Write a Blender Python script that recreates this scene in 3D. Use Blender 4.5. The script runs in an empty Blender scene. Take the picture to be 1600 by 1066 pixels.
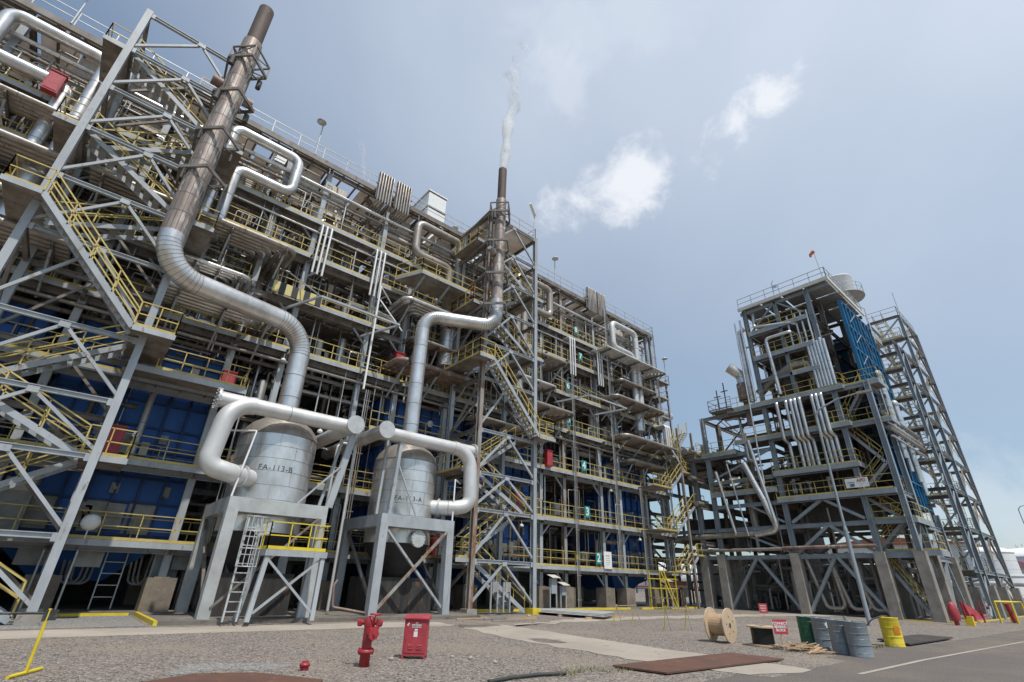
import bpy, math, random
from math import radians as R, sin, cos, pi
from mathutils import Vector as V, Matrix, noise
S = bpy.context.scene; COL = S.collection
random.seed(7)
# ------------------------------------------------------------------ camera
cd = bpy.data.cameras.new('camera'); cam = bpy.data.objects.new('camera', cd); COL.objects.link(cam); S.camera = cam
cd.sensor_width = 36; cd.lens = 760.05/1600*36; cd.clip_end = 4000; cd.clip_start = .1
th, rho, psi = R(26.3416), R(1.6635), R(49.8465)
F_ = V((cos(th)*cos(psi), cos(th)*sin(psi), sin(th))); R_ = V((sin(psi), -cos(psi), 0)); U_ = R_.cross(F_)
R2 = cos(rho)*R_ + sin(rho)*U_; U2 = -sin(rho)*R_ + cos(rho)*U_
m = Matrix((R2, U2, -F_)).transposed().to_4x4(); m.translation = (0, 0, 1.65); cam.matrix_world = m
# ------------------------------------------------------------------ light, sky
SUN_EL, SUN_AZ = R(62), R(-98)          # azimuth measured from +X towards +Y
sd = V((cos(SUN_EL)*cos(SUN_AZ), cos(SUN_EL)*sin(SUN_AZ), sin(SUN_EL)))
sl = bpy.data.lights.new('sun', 'SUN'); sl.energy = 3.6; sl.angle = R(0.8); sl.color = (1, .95, .88)
so = bpy.data.objects.new('sun', sl); COL.objects.link(so); so.rotation_euler = sd.to_track_quat('Z', 'Y').to_euler(); so.location = (0, 0, 80)
S.view_settings.view_transform = 'Standard'; S.view_settings.look = 'None'; S.view_settings.exposure = 0.0; S.view_settings.gamma = 1
W = bpy.data.worlds.new('World'); S.world = W; W.use_nodes = True
def sky():
    nt = W.node_tree; N = nt.nodes; L = nt.links; N.clear()
    def n(t, **k):
        o = N.new(t)
        for a, b in k.items(): setattr(o, a, b)
        return o
    def mth(op, a, b=None, cl=False):
        o = n('ShaderNodeMath', operation=op, use_clamp=cl)
        for i, v in enumerate((a, b)):
            if v is None: continue
            if isinstance(v, (int, float)): o.inputs[i].default_value = v
            else: L.new(v, o.inputs[i])
        return o.outputs[0]
    out = n('ShaderNodeOutputWorld'); bg = n('ShaderNodeBackground'); bg.inputs[1].default_value = 0.1
    st = n('ShaderNodeTexSky', sky_type='NISHITA'); st.sun_disc = False; st.sun_elevation = SUN_EL; st.sun_rotation = R(90) - SUN_AZ
    st.air_density = 1.1; st.dust_density = 1.4; st.ozone_density = 1.6
    tc = n('ShaderNodeTexCoord'); g = tc.outputs['Generated']
    def dotv(v):
        o = n('ShaderNodeVectorMath', operation='DOT_PRODUCT'); L.new(g, o.inputs[0]); o.inputs[1].default_value = v; return o.outputs['Value']
    def mapr(v, a, b, c=0, d=1):
        o = n('ShaderNodeMapRange'); o.interpolation_type = 'SMOOTHSTEP'; L.new(v, o.inputs[0])
        for i, q in enumerate((a, b, c, d)): o.inputs[i+1].default_value = q
        return o.outputs[0]
    def noi(sc, det, rough, dist=0, stretch=None):
        src = g
        if stretch:
            mp = n('ShaderNodeMapping'); L.new(g, mp.inputs[0]); mp.inputs['Scale'].default_value = stretch[0]; mp.inputs['Rotation'].default_value = stretch[1]; src = mp.outputs[0]
        o = n('ShaderNodeTexNoise'); o.inputs['Scale'].default_value = sc; o.inputs['Detail'].default_value = det; o.inputs['Roughness'].default_value = rough
        o.inputs['Distortion'].default_value = dist; L.new(src, o.inputs['Vector']); return o.outputs[0]
    def dirv(x, y):
        return (F_*760.05 + R2*(x-800) - U2*(y-533)).normalized()
    # thin high veil, brighter towards the sun side
    veil = mth('MULTIPLY', mapr(noi(1.5, 5, .5, .3), .25, .8), .26)
    glow = mapr(dotv(dirv(1300, -500)), .30, 1.10, 0.0, 1.0)
    hz = mapr(dotv(V((0, 0, 1))), .0, .35, .16, .0)
    tot = mth('ADD', mth('ADD', mth('MULTIPLY', veil, mth('ADD', mth('MULTIPLY', glow, 1.0), .25)), mth('MULTIPLY', glow, .80)), mth('ADD', hz, .04), True)
    mx = n('ShaderNodeMixRGB'); L.new(tot, mx.inputs[0]); mul = n('ShaderNodeMixRGB', blend_type='MULTIPLY'); mul.inputs[0].default_value = 1
    L.new(st.outputs[0], mul.inputs[1]); mul.inputs[2].default_value = (1.0, 1.17, 1.20, 1)
    L.new(mul.outputs[0], mx.inputs[1]); mx.inputs[2].default_value = (6.9, 7.75, 9.0, 1)
    cur = mx.outputs[0]
    def cloud(cur, x, y, a, b, ang, s, hi, seed, k=1.0):
        # soft cumulus patch round a direction: elliptical fall-off broken up by noise
        c = dirv(x, y); e1 = (dirv(x+10*cos(ang), y+10*sin(ang)) - c).normalized(); e2 = c.cross(e1)
        d1 = mth('DIVIDE', dotv(e1), a); d2 = mth('DIVIDE', dotv(e2), b)
        rr = mth('SQRT', mth('ADD', mth('MULTIPLY', d1, d1), mth('MULTIPLY', d2, d2)))
        nn = noi(s*1.35, 9, .6, .3, ((1, 1, 1), (seed, seed*.7, 0)))
        v = mth('ADD', mth('SUBTRACT', 1.0, rr), mth('MULTIPLY', mth('SUBTRACT', nn, .5), 2.9))
        v = mth('MULTIPLY', mth('MULTIPLY', mapr(v, .05, .95), mapr(dotv(c), .6, .9)), k)
        o = n('ShaderNodeMixRGB'); L.new(v, o.inputs[0]); L.new(cur, o.inputs[1]); o.inputs[2].default_value = (8.6, 8.95, 9.6, 1); return o.outputs[0]
    cur = cloud(cur, 978, 285, .165, .072, R(-24), 8, 1, .3)
    cur = cloud(cur, 1182, 166, .085, .045, R(-38), 11, 1, 1.1)
    cur = cloud(cur, 920, 40, .20, .10, R(-20), 6, 1, 2.3, .22)
    cur = cloud(cur, 870, 110, .07, .12, R(-40), 8, 1, 3.3, .30)
    cur = cloud(cur, 1580, 800, .16, .10, R(-10), 6, 1, 4.1, .35)
    L.new(cur, bg.inputs[0]); L.new(bg.outputs[0], out.inputs[0])
sky()
# ------------------------------------------------------------------ materials
MATS = {}
def M(name, col, rough=.55, metal=0, col2=None, sc=2.5, lo=.42, hi=.62, st=(1, 1, 1), col3=None, sc3=9, lo3=.62, hi3=.7, bump=.1, bsc=30, spec=.5):
    """procedural surface: base colour, a second tone in broad patches, a third (rust, chips, stains) in small ones, fine bump"""
    m = bpy.data.materials.new(name); m.use_nodes = True; nt = m.node_tree; N = nt.nodes; L = nt.links
    b = N['Principled BSDF']; tc = N.new('ShaderNodeTexCoord'); mp = N.new('ShaderNodeMapping'); mp.inputs['Scale'].default_value = st
    oi = N.new('ShaderNodeObjectInfo'); ad = N.new('ShaderNodeVectorMath'); ad.operation = 'ADD'
    L.new(tc.outputs['Object'], ad.inputs[0]); ml = N.new('ShaderNodeMath'); ml.operation = 'MULTIPLY'; ml.inputs[1].default_value = 37; L.new(oi.outputs['Random'], ml.inputs[0]); L.new(ml.outputs[0], ad.inputs[1]); L.new(ad.outputs[0], mp.inputs[0])
    def patch(c1, c2, s, lo, hi, det=6):
        t = N.new('ShaderNodeTexNoise'); t.inputs['Scale'].default_value = s; t.inputs['Detail'].default_value = det; t.inputs['Roughness'].default_value = .65; L.new(mp.outputs[0], t.inputs['Vector'])
        r = N.new('ShaderNodeMapRange'); r.inputs[1].default_value = lo; r.inputs[2].default_value = hi; L.new(t.outputs[0], r.inputs[0])
        x = N.new('ShaderNodeMixRGB'); L.new(r.outputs[0], x.inputs[0])
        if isinstance(c1, tuple): x.inputs[1].default_value = (*c1, 1)
        else: L.new(c1, x.inputs[1])
        x.inputs[2].default_value = (*c2, 1); return x.outputs[0], r.outputs[0]
    cur = col
    c2 = col2 or tuple(c*.8 for c in col)
    cur, _ = patch(cur, c2, sc, lo, hi)
    if col3: 
        cur, fac = patch(cur, col3, sc3, lo3, hi3, 8)
        if metal:
            mm = N.new('ShaderNodeMath'); mm.operation = 'MULTIPLY_ADD'; mm.inputs[1].default_value = -metal*.6; mm.inputs[2].default_value = metal; L.new(fac, mm.inputs[0]); L.new(mm.outputs[0], b.inputs['Metallic'])
    L.new(cur, b.inputs['Base Color'])
    t = N.new('ShaderNodeTexNoise'); t.inputs['Scale'].default_value = bsc; t.inputs['Detail'].default_value = 4; L.new(mp.outputs[0], t.inputs['Vector'])
    rr = N.new('ShaderNodeMapRange'); rr.inputs[3].default_value = max(0, rough-.12); rr.inputs[4].default_value = min(1, rough+.12); L.new(t.outputs[0], rr.inputs[0]); L.new(rr.outputs[0], b.inputs['Roughness'])
    if not (col3 and metal): b.inputs['Metallic'].default_value = metal
    b.inputs['Specular IOR Level'].default_value = spec
    if bump:
        bp = N.new('ShaderNodeBump'); bp.inputs['Strength'].default_value = bump; bp.inputs['Distance'].default_value = .02; L.new(t.outputs[0], bp.inputs['Height']); L.new(bp.outputs[0], b.inputs['Normal'])
    MATS[name] = m; return m
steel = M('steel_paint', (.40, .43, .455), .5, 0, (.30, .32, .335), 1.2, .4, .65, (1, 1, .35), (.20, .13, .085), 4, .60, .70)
steeld = M('weathered_shaded_steel', (.235, .215, .195), .6, 0, (.15, .125, .105), 1.0, .4, .6, (1, 1, .4), (.13, .075, .045), 4, .58, .7)  # brown weathering, plus a darker tone painted in for shade inside the frame
steelb = M('blue_grey_steel', (.31, .35, .38), .5, 0, (.235, .265, .29), 1.2, .4, .65, (1, 1, .35), (.19, .13, .095), 4, .61, .71)
rustst = M('rusty_column', (.34, .33, .31), .7, 0, (.24, .21, .18), 1.5, .4, .6, (1, 1, .3), (.22, .10, .05), 2.5, .5, .62)
clad = M('aluminium_cladding', (.76, .75, .735), .34, .75, (.50, .485, .46), .9, .4, .65, (1, 1, .5), (.24, .20, .16), 3.5, .62, .78, bump=.05, bsc=6)
cladw = M('dull_white_cladding', (.66, .66, .65), .48, .35, (.54, .53, .51), .9, .4, .65, (1, 1, .5), (.33, .28, .22), 3.5, .66, .8, bump=.05, bsc=6)
cladb = M('brownish_cladding', (.42, .385, .345), .45, .55, (.31, .275, .24), 1.1, .38, .62, (1, 1, .6), (.19, .13, .09), 3, .55, .72, bump=.05, bsc=6)
cladr = M('rusty_cladding', (.30, .215, .165), .6, .25, (.17, .12, .10), 1.3, .4, .6, (1, 1, .6), (.34, .32, .30), 2.2, .56, .62, bump=.1, bsc=8)
midst = M('brown_grey_steel', (.30, .285, .265), .6, 0, (.20, .18, .16), 1.2, .4, .62, (1, 1, .4), (.16, .10, .065), 4, .58, .7)
seamv = M('vessel_seam', (.30, .29, .28), .5, .4, (.2, .19, .18))
seam = M('cladding_seam', (.13, .12, .11), .6, .4, (.06, .055, .05))
yel = M('yellow_rail_paint', (.58, .46, .14), .5, 0, (.44, .33, .10), 2, .4, .65, col3=(.22, .14, .07), sc3=7, lo3=.66, hi3=.74, bump=.03)
yelb = M('bright_yellow_paint', (.72, .56, .035), .45, 0, (.60, .45, .03), 3, .45, .65, col3=(.25, .17, .08), sc3=12, lo3=.68, hi3=.74, bump=.05)
galv = M('galvanised_rail', (.55, .56, .55), .45, .3, (.44, .45, .44), bump=.03)
stackm = M('weathered_stack', (.34, .285, .25), .5, .4, (.22, .175, .15), 1.4, .4, .6, (1, 1, .3), (.50, .46, .42), 2.6, .55, .6, bump=.1, bsc=8)
concb = M('brown_concrete', (.26, .215, .17), .85, 0, (.17, .14, .11), 1.2, .38, .62, col3=(.36, .33, .28), sc3=4, lo3=.62, hi3=.75, bump=.35, bsc=22)
casing = M('beige_casing', (.68, .62, .55), .6, 0, (.54, .48, .42), 1, .4, .62, col3=(.22, .15, .10), sc3=3, lo3=.6, hi3=.7)
blue = M('blue_panel_paint', (.035, .15, .50), .62, 0, (.028, .11, .36), .9, .4, .65, (1, 1, .4), (.05, .06, .09), 4, .66, .76)
blue2 = M('bright_blue_panel_paint', (.008, .125, .26), .42, 0, (.006, .09, .19), .9, .4, .65, (1, 1, .4), (.04, .08, .12), 4, .68, .78)
grating = M('grating_deck', (.38, .345, .305), .7, .1, (.24, .205, .17), 1.2, .4, .6, col3=(.12, .08, .06), sc3=5, lo3=.6, hi3=.7)
sheet = M('beige_roof_sheet', (.66, .61, .56), .6, 0, (.54, .48, .42), .8, .4, .6, col3=(.20, .13, .09), sc3=3, lo3=.62, hi3=.72)
def translucent(m, k):
    N = m.node_tree.nodes; L = m.node_tree.links; b = N['Principled BSDF']; t = N.new('ShaderNodeBsdfTranslucent'); x = N.new('ShaderNodeMixShader'); x.inputs[0].default_value = k
    L.new(b.inputs['Base Color'].links[0].from_socket, t.inputs[0]); L.new(b.outputs[0], x.inputs[1]); L.new(t.outputs[0], x.inputs[2]); L.new(x.outputs[0], N['Material Output'].inputs[0])
translucent(sheet, .45); translucent(grating, .3)
darkc = M('near_black_steel', (.035, .032, .031), .7, 0, (.022, .02, .02), 2)  # near-black tone for the vessel cones
conc = M('weathered_concrete', (.34, .315, .28), .85, 0, (.24, .215, .185), 1.2, .38, .62, col3=(.13, .115, .10), sc3=4, lo3=.6, hi3=.75, bump=.35, bsc=22)
concl = M('pale_concrete', (.43, .375, .315), .85, 0, (.33, .285, .235), .35, .35, .65, col3=(.20, .165, .13), sc3=1.6, lo3=.6, hi3=.75, bump=.3, bsc=25)
slabm = M('stained_slab', (.22, .20, .175), .85, 0, (.12, .10, .085), .5, .38, .62, col3=(.06, .05, .045), sc3=2, lo3=.55, hi3=.7, bump=.3, bsc=25)
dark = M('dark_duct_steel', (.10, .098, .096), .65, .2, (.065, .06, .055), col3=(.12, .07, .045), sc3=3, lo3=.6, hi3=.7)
greyp = M('grey_panel', (.36, .36, .345), .6, 0, (.27, .265, .25), col3=(.16, .12, .09), sc3=4, lo3=.62, hi3=.72)
blued = M('dark_blue_frame', (.016, .06, .20), .55, 0, (.01, .03, .085), 2)  # rib shade put into the colour as a darker blue
red = M('red_paint', (.40, .034, .045), .42, 0, (.31, .026, .034), 4, .4, .6, col3=(.16, .05, .04), sc3=22, lo3=.62, hi3=.68, bump=.12, bsc=60)
redf = M('faded_red_paint', (.45, .055, .07), .5, 0, (.35, .04, .052), 3, .4, .6, col3=(.42, .12, .11), sc3=10, lo3=.62, hi3=.72, bump=.08)
teal = M('teal_sign', (.03, .27, .25), .5); white = M('white_paint', (.78, .78, .76), .5, 0, (.68, .68, .65), 3, .5, .7, col3=(.5, .45, .38), sc3=6, lo3=.68, hi3=.8, bump=.02)
wtank = M('white_tank_paint', (.72, .73, .74), .5, 0, (.64, .65, .66), .05)
black = M('black_marking', (.03, .03, .03), .6, 0, (.11, .11, .11), 9, .5, .65); cream = M('cream_panel', (.62, .58, .52), .6, 0, (.52, .48, .42))
wood = M('raw_timber', (.52, .36, .22), .75, 0, (.40, .27, .16), 6, .4, .6, (1, 1, 8), (.20, .12, .07), 7, .62, .72, bump=.2, bsc=40)
wood2 = M('pale_timber', (.60, .46, .31), .75, 0, (.48, .35, .23), 6, .4, .6, (4, 1, 1), (.24, .16, .10), 7, .66, .74, bump=.2)
cable = M('black_cable', (.012, .012, .013), .45); drumg = M('grey_drum_paint', (.22, .25, .27), .4, .1, (.18, .205, .225), 3, .45, .6, col3=(.14, .11, .09), sc3=8, lo3=.68, hi3=.74, bump=.06, bsc=9)
drumgr = M('green_drum_paint', (.022, .12, .065), .4, .1, (.018, .09, .05), 3, .45, .6, col3=(.12, .13, .12), sc3=7, lo3=.66, hi3=.72, bump=.06, bsc=9)
drumbl = M('blue_drum_lid', (.10, .22, .30), .45, 0, (.07, .15, .21), 4, .45, .6)
tipm = M('burnt_tip', (.115, .08, .065), .7, .1, (.075, .055, .048), 2, .4, .6, (1, 1, .4), (.17, .10, .07), 4, .58, .7)
rustp = M('rusted_plate', (.155, .075, .050), .7, .15, (.115, .062, .045), 1.6, .38, .62, col3=(.20, .11, .075), sc3=3.5, lo3=.56, hi3=.7, bump=.15, bsc=30)
darkp = M('dark_plate', (.075, .062, .055), .7, 0, (.05, .042, .038), 2, bump=.2)
rubber = M('grey_hose', (.05, .055, .05), .6); orange = M('orange_windsock', (.75, .17, .05), .7)
pinkr = M('pink_roof_sheet', (.50, .22, .25), .6); redr = M('red_tile_roof', (.30, .10, .07), .8); wall_c = M('pale_wall', (.62, .60, .56), .8)
leafm = M('far_foliage', (.05, .085, .03), .9, 0, (.03, .05, .018), 2)
def stripe_mat():
    m = bpy.data.materials.new('black_yellow_stripes'); m.use_nodes = True; N = m.node_tree.nodes; L = m.node_tree.links
    tc = N.new('ShaderNodeTexCoord'); w = N.new('ShaderNodeTexWave'); w.inputs['Scale'].default_value = .45; w.inputs['Distortion'].default_value = 0; L.new(tc.outputs['Object'], w.inputs[0])
    r = N.new('ShaderNodeValToRGB'); r.color_ramp.interpolation = 'CONSTANT'; r.color_ramp.elements[0].color = (.03, .03, .03, 1); r.color_ramp.elements[1].position = .5; r.color_ramp.elements[1].color = (.6, .5, .2, 1)
    L.new(w.outputs[0], r.inputs[0]); L.new(r.outputs[0], N['Principled BSDF'].inputs['Base Color']); return m
stripes = stripe_mat()
def gravel_mat(name, tones, sc):
    m = bpy.data.materials.new(name); m.use_nodes = True; N = m.node_tree.nodes; L = m.node_tree.links; b = N['Principled BSDF']; b.inputs['Roughness'].default_value = .9
    tc = N.new('ShaderNodeTexCoord'); v = N.new('ShaderNodeTexVoronoi'); v.inputs['Scale'].default_value = sc; L.new(tc.outputs['Object'], v.inputs['Vector'])
    v2 = N.new('ShaderNodeTexVoronoi'); v2.inputs['Scale'].default_value = sc*.43; L.new(tc.outputs['Object'], v2.inputs['Vector'])
    sp = N.new('ShaderNodeSeparateColor'); L.new(v.outputs['Color'], sp.inputs[0])
    r = N.new('ShaderNodeValToRGB'); L.new(sp.outputs[0], r.inputs[0]); E = r.color_ramp.elements; E[0].color = (*tones[0], 1); E[1].color = (*tones[-1], 1)
    for i, t in enumerate(tones[1:-1]): e = E.new((i+1)/(len(tones)-1)); e.color = (*t, 1)
    dd = N.new('ShaderNodeMapRange'); dd.inputs[1].default_value = .25; dd.inputs[2].default_value = .75; dd.inputs[3].default_value = 1; dd.inputs[4].default_value = .35; L.new(v.outputs['Distance'], dd.inputs[0])
    mu = N.new('ShaderNodeMixRGB'); mu.blend_type = 'MULTIPLY'; mu.inputs[0].default_value = .55; L.new(r.outputs[0], mu.inputs[1]); L.new(dd.outputs[0], mu.inputs[2])
    n1 = N.new('ShaderNodeTexNoise'); n1.inputs['Scale'].default_value = .35; n1.inputs['Detail'].default_value = 7; L.new(tc.outputs['Object'], n1.inputs['Vector'])
    mr = N.new('ShaderNodeMapRange'); mr.inputs[1].default_value = .48; mr.inputs[2].default_value = .68; mr.inputs[4].default_value = .6; L.new(n1.outputs[0], mr.inputs[0])
    m2 = N.new('ShaderNodeMixRGB'); L.new(mr.outputs[0], m2.inputs[0]); L.new(mu.outputs[0], m2.inputs[1]); m2.inputs[2].default_value = (.30, .245, .19, 1)
    L.new(m2.outputs[0], b.inputs['Base Color'])
    bp = N.new('ShaderNodeBump'); bp.inputs['Strength'].default_value = .9; bp.inputs['Distance'].default_value = .03; bp.invert = True; L.new(v.outputs['Distance'], bp.inputs['Height']); L.new(bp.outputs[0], b.inputs['Normal'])
    return m
gravel = gravel_mat('gravel_ground', [(.07, .058, .05), (.20, .172, .148), (.33, .287, .25), (.285, .238, .198), (.50, .445, .395)], 23)
gravelb = gravel_mat('blue_grey_gravel', [(.16, .165, .17), (.30, .31, .31), (.26, .25, .24), (.50, .51, .50)], 22)
asph = gravel_mat('worn_asphalt', [(.19, .163, .143), (.25, .215, .19), (.22, .19, .168), (.31, .27, .24)], 60)
stone_m = M('gravel_stones', (.29, .25, .218), .9, 0, (.12, .10, .088), 14, .45, .55, col3=(.46, .41, .36), sc3=11, lo3=.56, hi3=.6)
# ------------------------------------------------------------------ mesh builder
class MB:
    def __init__(s): s.v = []; s.f = []; s.m = []; s.s = []
    def add(s, vs, fs, mi=0, smooth=False):
        n = len(s.v); s.v += [tuple(x) for x in vs]
        for f in fs: s.f.append(tuple(i+n for i in f)); s.m.append(mi); s.s.append(smooth)
        return s
    def box(s, x0, x1, y0, y1, z0, z1, mi=0):
        return s.add([(x0, y0, z0), (x1, y0, z0), (x1, y1, z0), (x0, y1, z0), (x0, y0, z1), (x1, y0, z1), (x1, y1, z1), (x0, y1, z1)],
                     [(3, 2, 1, 0), (4, 5, 6, 7), (0, 1, 5, 4), (1, 2, 6, 5), (2, 3, 7, 6), (3, 0, 4, 7)], mi)
    def cbox(s, c, d, mi=0): return s.box(c[0]-d[0]/2, c[0]+d[0]/2, c[1]-d[1]/2, c[1]+d[1]/2, c[2]-d[2]/2, c[2]+d[2]/2, mi)
    def bar(s, p, q, w, h=None, mi=0, up=None):
        h = h or w; p = V(p); q = V(q); d = (q-p).normalized(); up = V(up) if up else (V((0, 0, 1)) if abs(d.z) < .99 else V((0, 1, 0)))
        a = d.cross(up).normalized(); b = a.cross(d); vs = []
        for o in (p, q):
            for i, j in ((-1, -1), (1, -1), (1, 1), (-1, 1)): vs.append(o + a*i*w/2 + b*j*h/2)
        return s.add(vs, [(3, 2, 1, 0), (4, 5, 6, 7), (0, 1, 5, 4), (1, 2, 6, 5), (2, 3, 7, 6), (3, 0, 4, 7)], mi)
    def hsec(s, p, q, w, h, mi=0, up=None, t=.03):
        """H section member: two flanges and a web"""
        p = V(p); q = V(q); d = (q-p).normalized(); up = V(up) if up else (V((0, 0, 1)) if abs(d.z) < .99 else V((0, 1, 0)))
        a = d.cross(up).normalized(); b = a.cross(d)
        for k in (-1, 1): s.bar(p + b*k*(h-t)/2, q + b*k*(h-t)/2, w, t, mi, b)
        return s.bar(p, q, t, h-2*t, mi, b)
    def tube(s, pts, r, n=12, mi=0, bend=0, seams=0, smi=1, caps=True, arc=6, r2=None, elbow=0):
        pts = [V(p) for p in pts]; path = [pts[0]]; flag = [0]
        for i in range(1, len(pts)-1):
            a, b, c = pts[i-1], pts[i], pts[i+1]; d1 = (a-b).normalized(); d2 = (c-b).normalized(); ang = d1.angle(d2)
            if bend and ang < pi-.05:
                t = bend/math.tan(ang/2); t = min(t, (a-b).length*.5 if i > 1 else (a-b).length*.95, (c-b).length*.5 if i < len(pts)-2 else (c-b).length*.95); br = t*math.tan(ang/2)
                ctr = b + (d1+d2).normalized()*br/sin(ang/2); s1 = b+d1*t-ctr; s2 = b+d2*t-ctr
                tot = s1.angle(s2); ax = s1.cross(s2).normalized()
                for k in range(arc+1): path.append(ctr + Matrix.Rotation(tot*k/arc, 3, ax) @ s1); flag.append(1)
            else: path.append(b); flag.append(0)
        path.append(pts[-1]); flag.append(0)
        d = (path[1]-path[0]).normalized(); a = d.orthogonal().normalized(); vs = []; N = len(path)
        fr = []
        for i, p in enumerate(path):
            dn = (path[min(i+1, N-1)]-path[max(i-1, 0)])
            if dn.length > 1e-6: dn.normalize(); a = (a - dn*a.dot(dn)).normalized(); d = dn
            b = d.cross(a); fr.append((p, d.copy(), a.copy(), b)); rr = r if r2 is None else r+(r2-r)*i/(N-1)
            for k in range(n): vs.append(p + a*rr*cos(2*pi*k/n) + b*rr*sin(2*pi*k/n))
        fs = [(i*n+k, i*n+(k+1) % n, (i+1)*n+(k+1) % n, (i+1)*n+k) for i in range(N-1) for k in range(n)]
        s.add(vs, fs, mi, True)
        if caps: s.add([vs[k] for k in range(n)], [tuple(reversed(range(n)))], mi); s.add(vs[-n:], [tuple(range(n))], mi)
        if seams:
            w = max(.010, r*.022)
            def ring(p, d, w=w):
                a = d.orthogonal().normalized(); b = d.cross(a); q = []; rr = r*1.012+.004
                for e in (-w, w):
                    for k in range(n): q.append(p + d*e + a*rr*cos(2*pi*k/n) + b*rr*sin(2*pi*k/n))
                s.add(q, [(k, (k+1) % n, n+(k+1) % n, n+k) for k in range(n)], smi, True)
            for i in range(N-1):
                L = (path[i+1]-path[i]).length
                if flag[i] and flag[i+1]:
                    if elbow: ring(path[i], fr[i][1], .007)
                    continue
                d = (path[i+1]-path[i]).normalized()
                c = max(1, int(L/seams))
                for k in range(c+1):
                    if L > seams*.6 and not (k == 0 and i == 0) and not (k == c and i == N-2): ring(path[i] + d*L*k/c, d)
        return s
    def disc(s, p, q, r, n=20, mi=0): return s.tube([p, q], r, n, mi)
    def lathe(s, c, prof, n=32, mi=0, axis='z'):
        vs = []; c = V(c)
        for r, z in prof:
            for k in range(n):
                a = 2*pi*k/n; x, y = r*cos(a), r*sin(a)
                vs.append(c + (V((x, y, z)) if axis == 'z' else V((x, z, y)) if axis == 'y' else V((z, x, y))))
        fs = [(i*n+k, i*n+(k+1) % n, (i+1)*n+(k+1) % n, (i+1)*n+k) for i in range(len(prof)-1) for k in range(n)]
        if axis == 'y': fs = [tuple(reversed(f)) for f in fs]
        return s.add(vs, fs, mi, True)
    def prism(s, poly, z0, z1, mi=0):
        n = len(poly); return s.add([(x, y, z0) for x, y in poly] + [(x, y, z1) for x, y in poly], [tuple(reversed(range(n))), tuple(range(n, 2*n))] + [(i, (i+1) % n, n+(i+1) % n, n+i) for i in range(n)], mi)
    def rail(s, pts, h=1.08, sp=1.5, w=.039, mi=0, toe=True):
        for i in range(len(pts)-1):
            a, b = V(pts[i]), V(pts[i+1]); L = (b-a).length; n = max(1, round(L/sp))
            for k in range(n + (i == len(pts)-2 or 1)):
                p = a + (b-a)*k/n; s.bar(p, p+V((0, 0, h)), w, w, mi)
            for z in (h, h*.52): s.bar(a+V((0, 0, z)), b+V((0, 0, z)), w, w, mi)
            if toe: s.bar(a+V((0, 0, .09)), b+V((0, 0, .09)), .02, .12, mi)
        return s
    def build(s, name, mats, parent=None, base=None, label=None, cat=None, group=None, kind=None):
        me = bpy.data.meshes.new(name)
        off = V(base) if base is not None else V((0, 0, 0))
        me.from_pydata([tuple(V(v)-off) for v in s.v] if base is not None else s.v, [], s.f)
        for m in (mats if isinstance(mats, (list, tuple)) else [mats]): me.materials.append(m)
        me.polygons.foreach_set('material_index', s.m); me.polygons.foreach_set('use_smooth', s.s); me.update()
        o = bpy.data.objects.new(name, me); COL.objects.link(o)
        if parent is not None:
            o.parent = parent; r = parent
            if base is None:
                off = V((0, 0, 0))
                while r is not None: off += V(r.location); r = r.parent
                o.location = -off
        elif base is not None: o.location = base
        tag(o, label, cat, group, kind); return o
def ragged(poly, amp=.12, step=.5, seed=1):
    out = []; n = len(poly)
    for i in range(n):
        a = V((*poly[i], 0)); b = V((*poly[(i+1) % n], 0)); L = (b-a).length; k = max(1, int(L/step)); d = (b-a).normalized(); nn = V((-d.y, d.x, 0))
        for j in range(k):
            p = a+(b-a)*j/k; e = amp*(noise.noise(p*1.3+V((seed, 0, 0)))*1.6+noise.noise(p*5)*.5); out.append(((p+nn*e).x, (p+nn*e).y))
    return out
def tag(o, label=None, cat=None, group=None, kind=None):
    for k, v in (('label', label), ('category', cat), ('group', group), ('kind', kind)):
        if v: o[k] = v
    return o
def thing(name, label, cat, loc=(0, 0, 0), group=None):
    o = bpy.data.objects.new(name, None); COL.objects.link(o); o.location = loc; o.empty_display_size = .3
    return tag(o, label, cat, group)
def struct(name, mb, m): return mb.build(name, m, kind='structure')
def dup(root, loc, label=None, rot=None):
    def cp(o, par):
        c = o.copy(); COL.objects.link(c); c.parent = par
        for ch in o.children: cp(ch, c)
        return c
    c = cp(root, None); c.location = loc
    if rot is not None: c.rotation_euler[2] = rot
    if label: c['label'] = label
    return c
def text_mb(txt, size, fn, mi=0, depth=.004, space=1.0, bold=0):
    """flat letters as mesh; fn maps (x, y, z) of the line (centred, z = relief) to the surface it is painted on"""
    cu = bpy.data.curves.new('t', 'FONT'); cu.body = txt; cu.size = size; cu.align_x = 'CENTER'; cu.align_y = 'CENTER'; cu.extrude = depth; cu.space_character = space; cu.offset = bold; cu.space_line = .9
    o = bpy.data.objects.new('t', cu); COL.objects.link(o); dg = bpy.context.evaluated_depsgraph_get(); me = bpy.data.meshes.new_from_object(o.evaluated_get(dg))
    mb = MB(); mb.add([fn(*v.co) for v in me.vertices], [tuple(p.vertices) for p in me.polygons], mi)
    bpy.data.objects.remove(o); bpy.data.curves.remove(cu); bpy.data.meshes.remove(me); return mb
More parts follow.
